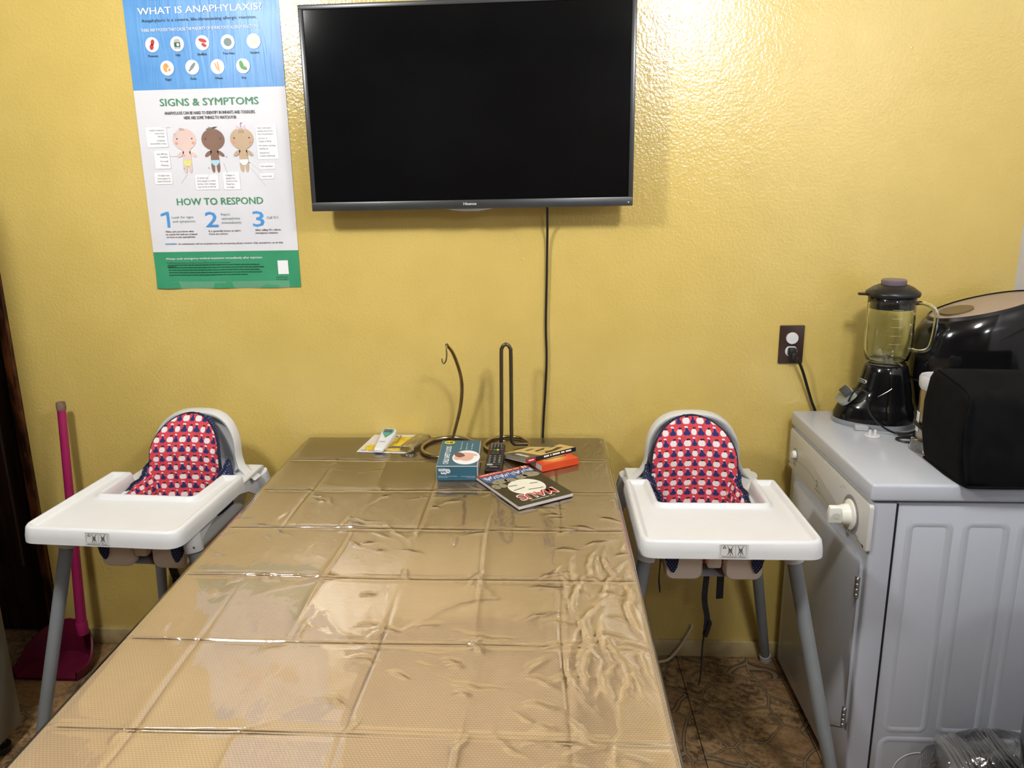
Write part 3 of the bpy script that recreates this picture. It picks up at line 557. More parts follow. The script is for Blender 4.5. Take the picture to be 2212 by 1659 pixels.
def sheet_mesh(name,m,h0,out,drop,relief,step,corner=0,dense=False):
    """sheet lying on the table and falling over its long sides"""
    rad=.006+out; L=[]; nd=max(4,int(drop/.03))
    for k in range(nd,0,-1): L.append((TX0-out,TZ+h0-rad-drop*k/nd,-k/nd))
    for k in range(5): a=PI-(PI/2)*k/4; L.append((TX0-out+rad+rad*math.cos(a),TZ+h0-rad+rad*math.sin(a),0))
    xin=fine(TX0-out+rad,TX1+out-rad,step,CX if dense else [],.0065,.0016)[1:-1]
    for x in xin: L.append((x,TZ+h0,9))
    for k in range(5): a=PI/2-(PI/2)*k/4; L.append((TX1+out-rad+rad*math.cos(a),TZ+h0-rad+rad*math.sin(a),0))
    for k in range(1,nd+1): L.append((TX1+out,TZ+h0-rad-drop*k/nd,k/nd))
    ys=fine(TY0,TY1,step,CY if dense else [],.0085,.0011)
    L=np.array(L); XX,YY=np.meshgrid(L[:,0],ys); ZZ=np.tile(L[:,1],(len(ys),1)); SD=np.tile(L[:,2],(len(ys),1))
    top=SD==9; ZZ=ZZ+np.where(top,relief(XX,YY)*np.clip((XX-TX0-out)/.012,0,1)*np.clip((TX1+out-XX)/.012,0,1),0)
    k=np.where(top,0,np.abs(SD)); sg=np.sign(SD); XX=XX+sg*(.004+.010*(.5+.5*np.sin(YY*14+sg)))*k*(1+corner*1.6*np.exp((YY-TY1)/.16))
    V=np.stack([XX,YY,ZZ],-1).reshape(-1,3); nx=len(L); ny=len(ys)
    idx=np.arange(nx*ny).reshape(ny,nx); Fq=np.stack([idx[:-1,:-1],idx[:-1,1:],idx[1:,1:],idx[1:,:-1]],-1).reshape(-1,4)
    me=bpy.data.meshes.new(name); me.from_pydata(V.tolist(),[],Fq.tolist()); me.materials.append(m)
    me.polygons.foreach_set('use_smooth',[True]*len(me.polygons)); me.update()
    o=bpy.data.objects.new(name,me); COL.objects.link(o); return o
cl=sheet_mesh('tablecloth',clothm,.0012,.002,.20,lambda x,y: .0006+under(x,y)+.25*np.clip(crease(x,y),-.001,.001),.010)
tag(cl,'tan basket-weave tablecloth over the long dining table','tablecloth')
vn=sheet_mesh('vinyl_table_cover',film_table,.0040,.006,.16,lambda x,y: .0022+under(x,y)+np.maximum(-.0012,crease(x,y)),.0034,corner=1,dense=True)
tag(vn,'creased clear vinyl cover with fold lines lying over the tan tablecloth','table cover')
TT=.7562                                     # level on which things stand
# ------------------------------------------------------------------ banana hook
t=thing('banana_hook','curved bronze banana hook on a round ring base, left of the looped towel holder','stand',(-.277,-.135,TT))
R_=lambda p:(p[0]+.277,p[1]+.135,p[2]-TT)
b=BM(); tube(b,[(.080*math.cos(a),.086*math.sin(a),.0065) for a in [2*PI*k/48 for k in range(48)]],.0062,10,True); obj('ring_base',b,bronze,t)
b=BM(); P=smooth_path([R_(p) for p in ((-.275,-.052,.764),(-.266,-.050,.797),(-.255,-.05,.837),(-.247,-.055,.875),(-.2425,-.062,.915),(-.242,-.073,.95),(-.247,-.09,.991),(-.259,-.12,1.043),(-.272,-.15,1.073))],6)
n=len(P); tube(b,P,[.0048+.0008*math.sin(PI*k/n) for k in range(n)],10); obj('curved_arm',b,bronze,t)
b=BM(); tube(b,smooth_path([R_(p) for p in ((-.272,-.150,1.073),(-.2725,-.154,1.060),(-.272,-.155,1.045),(-.275,-.155,1.028),(-.281,-.155,1.020),(-.285,-.155,1.024),(-.2865,-.155,1.034))],6),.0022,8)
obj('hook',b,bronze,t)
# ------------------------------------------------------------------ paper towel holder
t=thing('towel_holder','dark bronze wire paper towel holder with a tall narrow loop and ring base','stand',(-.108,-.108,TT))
R_=lambda p:(p[0]+.108,p[1]+.108,p[2]-TT)
b=BM(); tube(b,[(.067*math.cos(a),.072*math.sin(a),.0055) for a in [2*PI*k/48 for k in range(48)]],.0052,10,True); obj('ring_base',b,bronze,t)
b=BM(); P=[R_(p) for p in ((-.155,-.150,.763),(-.138,-.135,.765),(-.127,-.122,.768),(-.1235,-.12,.79),(-.1215,-.12,.90),(-.1195,-.12,1.04),(-.1175,-.12,1.056),(-.1125,-.12,1.064),(-.106,-.12,1.067),(-.0995,-.12,1.064),(-.0945,-.12,1.056),(-.0925,-.12,1.04),(-.093,-.12,.90),(-.0935,-.12,.79),(-.089,-.119,.770),(-.078,-.115,.766),(-.045,-.105,.763))]
tube(b,smooth_path(P,5),.0055,10); obj('upright_loop',b,plain('dark_bronze_wire',(.13,.105,.075,1),.35,.9,var=.1),t)
# ------------------------------------------------------------------ thermometer blister card
t=thing('blister_card','white and yellow product card with torn clear blister on the back left of the table','packaging',(-.46,-.088,TT))
R_=lambda p:(p[0]+.46,p[1]+.088,p[2]-TT)
cardw=plain('white_card',srgb(226,220,216),.4); cardy=plain('yellow_card',srgb(226,196,40),.4,var=.15,scale=40)
b=BM(); prism(b,[(-.086,-.077),(.058,-.087),(.074,-.070),(.086,.074),(-.066,.076)],.0006,.0022); obj('card',b,cardw,t,smooth=0)
b=BM(); I=Matrix.Identity(4)
flat(b,[(-.040+.03*math.cos(a),-.042+.028*math.sin(a)) for a in [PI/2+PI*k/10 for k in range(11)]]+[(.055,-.078),(.070,-.065),(.078,.060),(.02,.052),(-.03,.0)],I,.0026); stf(obj('yellow_print',b,cardy,t,smooth=0))
b=BM(); flat(b,[(-.01,.055),(.012,.055),(.012,.064),(-.01,.064)],I,.0027); flat(b,[(-.076,-.066),(-.060,-.066),(-.060,-.062),(-.076,-.062)],I,.0027); flat(b,[(.0,-.047),(.042,-.047),(.040,-.03),(.012,-.03)],I,.0028); stf(obj('dark_print',b,greyp,t,smooth=0))
b=BM(); rings=[]
for z,s in ((.0028,1),(.010,.98),(.017,.93),(.019,.85)): rings.append([(.052+.028+ (x*math.cos(-.32)-y*math.sin(-.32))*s,-.018+(x*math.sin(-.32)+y*math.cos(-.32))*s,z) for x,y in rrect(-.024,.024,-.066,.066,.012,4)])
ring_loft(b,rings,cap0=False); obj('clear_blister',b,film('cloudy_blister_plastic',(.80,.79,.76,1),.15,1.5,(60,.5,(1,1,1)),.12),t)
b=BM(); tube(b,smooth_path([(-.05,-.075,.004),(.0,-.079,.012),(.05,-.078,.006),(.075,-.06,.010),(.080,-.075,.004)],6),.0035,6,rz=.5); obj('blister_flap',b,film_clear,t)
t=thing('forehead_thermometer','white thermometer with green display surround lying on the yellow card','thermometer',(-.472,-.115,TT+.0035),-.13)
b=BM(); rings=[]
for s,wd,h0,h1 in ((-.058,.0125,.000,.007),(-.055,.0145,0,.012),(-.035,.0165,0,.016),(0,.0195,.002,.021),(.025,.0225,.006,.028),(.045,.0225,.012,.034),(.056,.0185,.018,.036),(.060,.011,.024,.034)):
    rings.append([(x,s,z) for x,z in rrect(-wd,wd,h0,h1,min(.005,(h1-h0)*.4,wd*.5),3)])
rings=[list(reversed(r)) for r in rings]; ring_loft(b,rings); obj('body',b,wplast,t,smooth=60)
Mt=frame((0,.030,.0310),(1,0,0),(0,.96,.26))
b=BM(); prism(b,round_poly([(0,-.026),(.016,.0),(.0165,.017),(-.0165,.017),(-.016,.0)],[.006,.008,.006,.006,.008]),-.004,.0013,Mt); obj('green_surround',b,plain('teal_green_plastic',(.045,.30,.20,1),.3),t)
b=BM(); prism(b,rrect(-.012,.012,.0,.013,.002,2),.0,.0022,Mt); obj('display',b,plain('dim_display',(.045,.035,.025,1),.2),t)
Mt2=frame((0,-.025,.0185),(1,0,0),(0,.98,.15)); b=BM(); text(b,'sejoy',Mt2,-.010,.004,.003,.020,.02,z=.0012) if 0 else flat(b,[(-.009,.004),(.009,.004),(.009,.0058),(-.009,.0058)],Mt2,.0012); stf(obj('small_print',b,greyp,t,smooth=0))
# ------------------------------------------------------------------ box of child safety locks
t=thing('safety_lock_box','teal and white cardboard box of child safety locks in front of the banana hook','box',(-.281,-.3745,TT+.0006),.02)
t.rotation_euler=(.079,0,.02); BW,BD,BH=.108,.1655,.0405; boxb=plain('teal_card',srgb(52,102,122),.35,var=.03)
b=BM(); box(b,0,BW,0,BD,0,BH,.0012,2); obj('carton',b,cardw,t)
TOPM=frame((0,0,BH+.0004),(1,0,0),(0,1,0)); FRM=frame((0,-.0004,0),(1,0,0),(0,0,1))
b=BM(); flat(b,[(.001,.001),(BW-.001,.001),(BW-.001,BD-.001),(.001,BD-.001)],TOPM); flat(b,[(.001,.001),(BW-.001,.001),(BW-.001,BH-.001),(.001,BH-.001)],FRM); stf(obj('teal_print',b,boxb,t,smooth=0))
b=BM(); VM=TOPM@Matrix.Translation((.030,.012,0))@Matrix.Rotation(PI/2,4,'Z')
text(b,'CHILD SAFETY LOCKS',VM,0,0,.0145,.112,.02,z=.0004)
disc(b,.075,.053,.037,.044,TOPM,36,.0004)
for x,y0,l in ((.058,.102,.054),(.073,.104,.042),(.088,.104,.037)): text(b,'Safe and secure' if x<.06 else 'Easy to use' if x<.08 else 'No drilling',TOPM@Matrix.Translation((x,y0,0))@Matrix.Rotation(PI/2,4,'Z'),0,0,.004,l,0,z=.0004)
text(b,'WAPPA',FRM,.005,.026,.008,.024,.05,z=.0004); text(b,'baby',FRM,.012,.0185,.006,.016,.05,z=.0004); disc(b,.031,.0265,.006,.0065,FRM,18,.0004)
text(b,'PREVENTS YOUR CHILD OPENING',FRM,.005,.011,.002,.05,0,z=.0004); text(b,'AND CLOSING DRAWERS',FRM,.005,.0075,.002,.024,0,z=.0004); text(b,'EASY ADHESIVE INSTALLATION',FRM,.065,.0105,.002,.037,0,z=.0004); text(b,'NO TOOLS NEEDED',FRM,.080,.007,.002,.022,0,z=.0004)
stf(obj('white_print',b,whitep,t,smooth=0))
b=BM(); disc(b,.022,.150,.015,.011,TOPM,28,.0005); obj('yellow_badge',b,plain('yellow_badge_ink',srgb(238,214,40),.4),t,smooth=0)
b=BM(); text(b,'×8',TOPM,.011,.1445,.011,.020,.03,z=.0008)
for q in range(6): disc(b,.031+.0022*math.cos(q*PI/3),.0265+.0022*math.sin(q*PI/3),.0009,.0009,FRM,8,.0007)
stf(obj('black_print',b,ink['black'],t,smooth=0))
b=BM(); disc(b,.073,.056,.021,.026,TOPM,28,.0006,.3); disc(b,.052,.050,.010,.015,TOPM,20,.00065); disc(b,.084,.072,.008,.022,TOPM,20,.0007,1.2); stf(obj('skin_tone_print',b,plain('skin_print',srgb(226,182,166),.5),t,smooth=0))
b=BM(); disc(b,.055,.068,.012,.017,TOPM,24,.0009,.4); disc(b,.064,.066,.006,.010,TOPM,16,.001,.4); stf(obj('hair_print',b,plain('hair_print_ink',srgb(120,88,76),.5),t,smooth=0))
b=BM(); SM=frame((BW+.0006,0,0),(0,1,0),(0,0,1)); flat(b,[(.02,.010),(.05,.010),(.05,.030),(.02,.030)],SM)
for k in range(6): flat(b,[(.065+k*.017,.012),(.075+k*.017,.012),(.075+k*.017,.028),(.065+k*.017,.028)],SM)
stf(obj('grey_side_print',b,greyl,t,smooth=0))
# ------------------------------------------------------------------ remote control
t=thing('remote_control','black television remote lying between the teal box and the books','remote',(-.134,-.337,TT+.0006),.005)
b=BM(); rings=[]
for y,h in ((0,.012),(.002,.016),(.010,.018),(.10,.019),(.19,.017),(.205,.015),(.212,.008)):
    wd=.0235 if 0<y<.21 else .0215; rings.append([(x,y,z) for x,z in reversed(rrect(-wd,wd,0,h,min(.005,h*.35),3))])
ring_loft(b,rings); obj('body',b,blackg2,t,smooth=50)
greyb=plain('dark_key',(.055,.055,.06,1),.5); keyw=plain('white_key_print',(.6,.6,.62,1),.5)
kc={'red':plain('red_key',(.45,.05,.04,1),.4),'green':plain('green_key',(.03,.25,.10,1),.4),'yellow':plain('yellow_key',(.75,.68,.10,1),.4),'blue':plain('blue_key',(.08,.08,.35,1),.4)}
def key(x,y,rx,ry,m,z=.0185):
    b=BM(); prism(b,rrect(x-rx,x+rx,y-ry,y+ry,min(rx,ry)*.6,3),z-.003,z+.0018); obj('button',b,m,t)
for r in range(5):
    for cc_ in (-.014,-.0047,.0047,.014):
        if r==4 and cc_!=-.014 and cc_!=.014: continue
        key(cc_,.197-r*.0105,.0035,.0035,kc['red'] if (r==0 and cc_<-.01) else greyb,.0175 if r<2 else .0185)
for k,nmx in enumerate(('red','green','yellow','blue')): key(-.0147+k*.0098,.145,.0035,.0032,kc[nmx])
key(0,.118,.0095,.0095,greyb); key(0,.118,.004,.004,blackg2,.0192)
for r in range(5):
    for cc_ in (-.0135,0,.0135): key(cc_,.092-r*.0125,.0048,.0034,greyb)
key(-.011,.029,.008,.0028,keyw); key(.011,.029,.008,.0028,greyb)
b=BM(); TM=frame((0,0,.0207),(1,0,0),(0,1,0))
for r in range(5):
    for cc_ in (-.0135,0,.0135): flat(b,[(cc_-.002,.0905-r*.0125),(cc_+.002,.0905-r*.0125),(cc_+.002,.0935-r*.0125),(cc_-.002,.0935-r*.0125)],TM)
for r in range(4):
    for cc_ in (-.014,-.0047,.0047,.014): flat(b,[(cc_-.0013,.1956-r*.0105),(cc_+.0013,.1956-r*.0105),(cc_+.0013,.1984-r*.0105),(cc_-.0013,.1984-r*.0105)],TM)
flat(b,[(-.010,.012),(.010,.012),(.010,.0145),(-.010,.0145)],TM,-.0019); stf(obj('key_print',b,keyw,t,smooth=0))
# ------------------------------------------------------------------ comic book with red title
e1=Vector((-.133,-.085,0)).normalized(); e2=Vector((.134,-.175,0)); e2=(e2-e1*e2.dot(e1)).normalized()
a=math.atan2(e1.y,e1.x)
t=thing('comic_book','black, white and blue comic book titled MAUS in red, nearest of the books','book',(-.046,-.287,TT+.0006),a)
# local x = e1 (reading direction), local y = e2
CW,CH,CT=.157,.221,.0105
pagem=mat('book_pages',srgb(214,206,204),.7); c=coord(pagem); X,Y,Z=sep(pagem,c); setc(pagem,mixc(pagem,(Z*5200).sin().step(-1,1)*.35,srgb(222,214,212),srgb(180,172,170)))
b=BM(); box(b,.001,CW-.001,.001,CH-.001,.0012,CT-.001); obj('page_block',b,pagem,t,smooth=0)
coverk=plain('dark_olive_cover',srgb(50,46,36),.25,var=.08)
b=BM(); prism(b,round_poly([(0,0),(CW,0),(CW,CH-.0),(0,CH)],[.002,.002,.006,.006]),CT-.001,CT); prism(b,rrect(0,CW,0,CH,.002,2),0,.0012); obj('cover',b,coverk,t,smooth=0)
CM=Matrix.Translation((0,0,CT)); cb={k:BM() for k in ('red','blue','white','grey','cream','black')}
flat(cb['red'],[(.001,.001),(CW-.001,.001),(CW-.001,.018),(.001,.018)],CM,.0003)
text(cb['cream'],'AND HERE MY TROUBLES BEGAN',CM,.030,.005,.007,.118,.02,z=.0006); text(cb['cream'],'II',CM,.008,.003,.014,.014,.03,z=.0006)
flat(cb['blue'],[(.002,.019),(CW-.002,.019),(CW-.002,.052),(CW-.03,.085),(CW-.05,.060),(.07,.062),(.05,.044),(.02,.040),(.002,.045)],CM,.0003)
for k in range(26):
    x=.006+k*.0057; y=.022+.004*(k%3); an=.35*math.sin(k*.8)
    M=CM@Matrix.Translation((x,y,0))@Matrix.Rotation(an,4,'Z'); flat(cb['white'],[(-.0013,0),(.0013,0),(.0013,.014+.004*(k%2)),(-.0013,.014+.004*(k%2))],M,.0006)
disc(cb['cream'],.078,.128,.048,.050,CM,40,.0004)
for x,y,rx,ry,an in ((.122,.066,.022,.015,.2),(.092,.070,.016,.012,-.3),(.146,.092,.010,.016,.1),(.056,.066,.017,.013,.2),(.026,.062,.024,.018,-.3),(.128,.094,.010,.013,0)): disc(cb['grey'],x,y,rx,ry,CM,22,.0006,an)
for x,y in ((.128,.064),(.095,.072),(.148,.092),(.058,.064),(.02,.058)): disc(cb['black'],x,y,.003,.0016,CM,12,.0009)
for P in ([(.045,.152),(.085,.146),(.085,.149),(.045,.155)],[(.095,.108),(.118,.104),(.118,.107),(.095,.111)],[(.085,.128),(.12,.134),(.12,.137),(.085,.131)],[(.04,.118),(.062,.114),(.062,.117),(.04,.121)]): flat(cb['black'],P,CM,.0007)
for x,y,rt_ in ((.064,.178,0),):
    text(cb['white'],'MAUS',CM,.026,.1655,.034,.109,.05,z=.0006); text(cb['red'],'MAUS',CM,.0285,.1675,.030,.104,.015,z=.0009)
text(cb['white'],'art spiegelman',CM,.045,.206,.006,.070,0,z=.0006)
for k,bb in cb.items(): obj({'red':'red_print','blue':'blue_print','white':'white_print','grey':'grey_shape_print','cream':'cream_print','black':'black_print'}[k],bb,{'red':ink['red'],'blue':plain('cover_blue',srgb(62,96,150),.35),'white':whitep,'grey':plain('cover_grey',srgb(146,140,120),.35),'cream':plain('cover_cream',srgb(238,236,222),.35),'black':ink['black']}[k],t,smooth=0)
# ------------------------------------------------------------------ orange paperback
u=Vector((.100,.061,0)); sp_=math.atan2(u.y,u.x)
t=thing('orange_paperback','small orange and yellow paperback under the sketch-covered book','book',(-.004,-.312,TT+.0006),sp_)
L1,L2,HT_=.117,.082,.0185
b=BM(); box(b,.001,L1-.001,.003,L2,.0015,HT_-.0015); obj('page_block',b,pagem,t,smooth=0)
orm=mat('orange_cover',(.7,.1,.02,1),.3); c=coord(orm); X,Y,Z=sep(orm,c)
dd=((X-.055).pw(2)+(Y-.05).pw(2)).pw(.5)
setc(orm,mixc(orm,dd.step(.012,.055),srgb(246,206,110),srgb(224,78,32)))
b=BM(); prism(b,[(0,0),(L1,0),(L1,L2),(0,L2)],HT_-.0012,HT_); prism(b,[(0,0),(L1,0),(L1,L2),(0,L2)],0,.0012); box(b,0,L1,-.0008,.0014,0,HT_,.0006,1); obj('cover',b,orm,t,smooth=0)
b=BM(); 
for k in range(9): x=.03+k*.0075; flat(b,[(x,.030),(x+.006,.030),(x+.005,.034),(x,.035)],I,HT_+.0003)
flat(b,[(.045,.04),(.10,.047),(.10,.049),(.045,.043)],I,HT_+.0003); stf(obj('dark_print',b,plain('brown_ink',(.10,.04,.01,1),.5),t,smooth=0))
# ------------------------------------------------------------------ sketch-covered book leaning on it
A=[Vector(p) for p in ((-.047,-.300,.7885),(.0895,-.197,.7865),(.004,-.112,.7775),(-.128,-.216,.7705))]
t=thing('sketch_cover_book','cream softcover book with dark figures and black spine, resting on the orange paperback','book',tuple(A[0]),0)
ex=(A[1]-A[0]); ey=(A[3]-A[0]); nz=ex.cross(ey).normalized()
SMx=frame((0,0,0),ex,ey); la=ex.length; lb=ey.length*1.0; tk=.0115
def bx(bm,x0,x1,y0,y1,z0,z1,bev=0): box(bm,x0,x1,y0,y1,z0,z1,bev,1,SMx)
b=BM(); bx(b,.001,la-.001,.003,lb-.001,-tk+.001,-.001); obj('page_block',b,plain('grey_pages',srgb(150,150,160),.7),t,smooth=0)
b=BM(); bx(b,0,la,0,lb,-.001,0); bx(b,0,la,0,lb,-tk,-tk+.001); obj('cover',b,plain('cream_cover',srgb(222,190,120),.3,var=.12,scale=20),t,smooth=0)
b=BM(); bx(b,0,la,-.0012,.002,-tk,.0002,.0004); obj('spine',b,plain('black_spine',(.01,.01,.013,1),.3),t,smooth=0)
b=BM(); bx(b,-.0002,.030,-.0018,.0,-tk,.0003); obj('red_spine_foot',b,plain('crimson_spine',(.45,.02,.03,1),.35),t,smooth=0)
b=BM(); flat(b,[(.0,.001),(.050,.001),(.042,lb-.03),(.0,lb)],SMx,.0003); flat(b,[(.13,.065),(la,.07),(la,lb),(.10,lb)],SMx,.0003); obj('olive_band',b,plain('olive_cover_print',srgb(88,86,68),.35),t,smooth=0)
b=BM()
for P in ([(.075,.012),(.11,.015),(.15,.03),(.14,.045),(.11,.03),(.085,.03)],[(.07,.05),(.10,.055),(.115,.07),(.09,.066),(.072,.06)],[(.115,.055),(.15,.058),(.14,.066)],[(.06,.08),(.09,.085),(.085,.092),(.06,.09)]): flat(b,P,SMx,.0004)
stf(obj('dark_figure_print',b,plain('dark_figure_ink',srgb(60,52,36),.4),t,smooth=0))
b=BM(); 
for k in range(7): y=.018+k*.0085; flat(b,[(.016,y),(.0265,y),(.0265,y+.0065),(.016,y+.0065)] if k%3 else [(.014,y),(.0265,y),(.024,y+.006),(.014,y+.006)],SMx,.0006)
SPM=SMx@frame((0,-.0014,-.0085),(1,0,0),(0,0,1))
x=.058
for wd in (.018,.004,.026,.012,.02): 
    flat(b,[(x,.0018),(x+wd,.0018),(x+wd,.0062),(x,.0062)],SPM,.0003); x+=wd+.004
flat(b,[(.006,.002),(.024,.002),(.024,.005),(.006,.005)],SPM,.0008); stf(obj('white_print',b,whitep,t,smooth=0))
# ------------------------------------------------------------------ highchairs (local origin on the floor, front towards -y)
def highchair(name,label,loc,rz,wing_left,wing_right,strap_set,cush_dx=0,shell_dx=0,cw=1):
    t=thing(name,label,'highchair',loc,rz,None)
    # --- back shell: arch outline in (x,z)
    cx0=shell_dx
    def arch(off=0,n=30):
        pts=[]
        for k in range(n+1):
            a=PI*k/n; c_=math.cos(a); s=math.sin(a)
            ex=.74; x=cx0+(.1255-off)*math.copysign(abs(c_)**ex,c_); z=.765+(.121-off)*abs(s)**.80
            pts.append((x,z))
        L=[(-.184+off*.6,.700),(-.172+off*.7,.709),(-.155+off*.8,.717),(-.138+off,.732),(-.129+off,.750)]
        left=[(x+cx0*max(0,(z-.70)/.05),z) for x,z in L]; right=[(-x+cx0*max(0,(z-.70)/.05),z) for x,z in L]; L=left
        # order: right bottom -> over the top -> left bottom
        return right+pts+list(reversed(left))
    def rg(off,y): return [(x,y+max(0,(.80-z))*-.10-.030*min(1.1,abs(x-cx0)/.13)**3,z) for x,z in arch(off)]
    b=BM()
    rings=[rg(.028,.196),rg(.022,.190),rg(.014,.176),rg(.006,.166),rg(.001,.166),rg(-.0005,.172),rg(-.001,.184),rg(-.003,.200),rg(-.001,.206),rg(.012,.208),rg(.028,.206)]
    R,_=ring_loft(b,rings,close=False,cap0=False,cap1=False)
    for r,rev in ((R[0],True),(R[-1],False)):           # pan faces, triangulated strips across
        n=len(r)
        for i in range(n//2-0):
            j=n-1-i
            if j-1>i+1 or j-1>i: 
                q=[r[i],r[i+1],r[j-1],r[j]]; q=list(dict.fromkeys(q))
                if len(q)>2: b.faces.new(q if not rev else list(reversed(q)))
    # lower back and bucket
    def U(y,hw,zb,zt,n=10):
        p=[(hw,y,zt)]
        for k in range(n+1):
            a=-PI/2*k/n; p.append((hw-.03+.03*math.cos(a),y,zb+.03+.03*math.sin(a)))
        for k in range(n+1):
            a=-PI/2-PI/2*k/n; p.append((-hw+.03+.03*math.cos(a),y,zb+.03+.03*math.sin(a)))
        p.append((-hw,y,zt)); return p
    ring_loft(b,[U(.20,.115,.60,.73),U(.16,.118,.575,.72),U(0,.118,.572,.715),U(-.12,.118,.572,.712),U(-.155,.116,.574,.712)],close=False,cap0=True,cap1=False)
    obj('seat_shell',b,wplast,t,smooth=60)
    # front lobes of the bucket with crotch post
    b=BM()
    for s in (-1,1):
        P=rrect(.026,.116,.572,.640,.020,5); P=[(s*x-(.012 if 1 else 0)*0,z) for x,z in P]
        if s<0: P=list(reversed(P))
        b=BM(); ring_loft(b,[[(x,-.146,z) for x,z in P],[(x,-.166,z) for x,z in P],[(.0705*s+(x-.0705*s)*.90,-.172,.606+(z-.606)*.85) for x,z in P]]); bmesh.ops.recalc_face_normals(b,faces=b.faces); obj('seat_front_lobe',b,wplast2,t)
    b=BM(); box(b,-.017,.017,-.178,-.150,.606,.716,.006,2); obj('crotch_post',b,wplast2,t)
    # --- side panels with the arch between the legs, and leg sockets
    for s in (-1,1):
        prof=[(.195,.715),(.205,.700),(.215,.66),(.225,.610)]                                   # rear edge (y,z)
        inner=[(.170,.606),(.150,.640),(.10,.672),(.04,.688),(-.03,.690),(-.10,.680),(-.150,.668),(-.185,.655)]
        front=[(-.205,.650),(-.210,.67),(-.212,.70),(-.210,.716)]
        P=prof+inner+front; b=BM()
        def X(z,o): return s*(.160+(.715-z)*.19+o)
        a=[b.verts.new((X(z,0),y,z)) for y,z in P]; c2=[b.verts.new((X(z,-.007),y,z)) for y,z in P]; n=len(P)
        b.faces.new(a); b.faces.new(list(reversed(c2)))
        for i in range(n): b.faces.new((a[i],c2[i],c2[(i+1)%n],a[(i+1)%n]))
        box(b,min(s*.118,s*.176),max(s*.118,s*.176),-.225,.20,.708,.716,.003,1)
        bmesh.ops.recalc_face_normals(b,faces=b.faces); obj('side_panel',b,wplast,t)
    legs={}
    for s in (-1,1):
        for fr_ in (0,1):
            top=Vector((s*.158,-.205,.715)) if fr_==0 else Vector((s*.168,.180,.70)); foot=Vector((s*.295,-.315,.0)) if fr_==0 else Vector((s*.306,.345,.0))
            d=(foot-top).normalized(); zend=.648 if fr_==0 else .60
            k=(top.z-zend)/-d.z; so=top+d*k
            b=BM(); tube(b,[top+d*.0,top+d*k*.5,so-d*.002,so],[.024,.0235,.0225,.0205],20); obj('leg_socket',b,wplast,t)
            lg=BM(); e=foot-d*.022/abs(d.z)*.6; tube(lg,[so-d*.02,top+d*((top.z-.3)/-d.z),e],[.0165,.0160,.0145],18); L=obj('leg',lg,grey_tube,t)
            b=BM(); tube(b,[e-d*.012,e-d*.006,e+d*.010,foot-d*.006+Vector((0,0,.002)),foot-d*.002+Vector((0,0,.003))],[.0168,.0175,.0175,.0150,.009],18); obj('foot_cap',b,wplast,L)
            if fr_==0:
                b=BM(); q=top+d*k*.72; lathe(b,[(.0032,-.0005),(.0034,.0012),(0,.0016)],14,cap1=False,rot=Matrix.Translation(q+Vector((0 if s<0 else .012,-.0215 if s<0 else -.019,0)))@Matrix.Rotation(PI/2,4,'X')); obj('screw',b,steel,t,smooth=0)
    # --- tray
    hw=.193; yb=.030; yf=-.325; ch=.128; yc=-.118
    P=[(-hw,yb),(-hw-.003,yf),(hw+.003,yf),(hw,yb),(ch+.003,yb),(ch,yc),(-ch,yc),(-ch-.003,yb)]
    RC=[.012,.036,.036,.012,.010,-.014,-.014,.010]
    def tp_(o): return round_poly(offset_poly(P,o),[max(.0015,r-o) if r>0 else -r+o for r in RC],6)
    rings=[(-.0045,.712),(-.004,.728),(-.001,.746),(.003,.7515),(.0075,.7525),(.011,.751),(.015,.744),(.019,.741),(.023,.7405)]
    rr=[[(x,y,z) for x,y in tp_(o)] for o,z in rings]
    b=BM(); R,_=ring_loft(b,rr,cap0=False,cap1=False)
    fill(b,R[-1]); low=[b.verts.new((x,y,.733)) for x,y in tp_(.004)]; low2=[b.verts.new((x,y,.712)) for x,y in tp_(-.001)]
    n=len(low)
    for i in range(n):
        j=(i+1)%n; b.faces.new((low2[i],low2[j],R[0][j],R[0][i])); b.faces.new((low[i],low[j],low2[j],low2[i]))
    fill(b,low,True); bmesh.ops.recalc_face_normals(b,faces=b.faces)
    tr=obj('tray',b,wplast,t,smooth=60)
    # warning sticker on the tray front
    SM_=frame((.002,yf-.0053,.7165),(1,0,0),(0,.1,1)); b=BM(); flat(b,rrect(-.031,.031,0,.030,.002,3),SM_); st=obj('warning_sticker',b,plain('pale_sticker',srgb(212,211,210),.3,var=.02),tr,smooth=0)
    b=BM()
    def ln(x0,y0,x1,y1,w_=.0003):
        dx,dy=x1-x0,y1-y0; L=math.hypot(dx,dy) or 1; nx,ny=-dy/L*w_,dx/L*w_; flat(b,[(x0-nx,y0-ny),(x1-nx,y1-ny),(x1+nx,y1+ny),(x0+nx,y0+ny)],SM_,.0004)
    RR=rrect(-.028,.026,.004,.028,.003,3)
    for i in range(len(RR)): ln(*RR[i],*RR[(i+1)%len(RR)],.0002)
    ln(.003,.004,.003,.028,.0002)
    ln(-.024,.021,-.017,.021,.0005); ln(-.017,.021,-.0205,.0265,.0005); ln(-.0205,.0265,-.024,.021,.0005)
    for ox in (-.008,.014):
        for a0,b0,a1,b1 in ((-.006,.006,.006,.026),(.006,.006,-.006,.026),(-.003,.010,-.003,.022),(.003,.010,.003,.022),(0,.004,0,.020),(-.004,.018,.004,.016),(-.005,.008,-.002,.014),(.005,.009,.002,.014)): ln(ox+a0,b0,ox+a1,b1,.0005)
    ln(-.026,.0018,.006,.0018,.0003); ln(.010,.0018,.024,.0018,.0003)
    stf(obj('pictogram_print',b,ink['black'],tr,smooth=0))
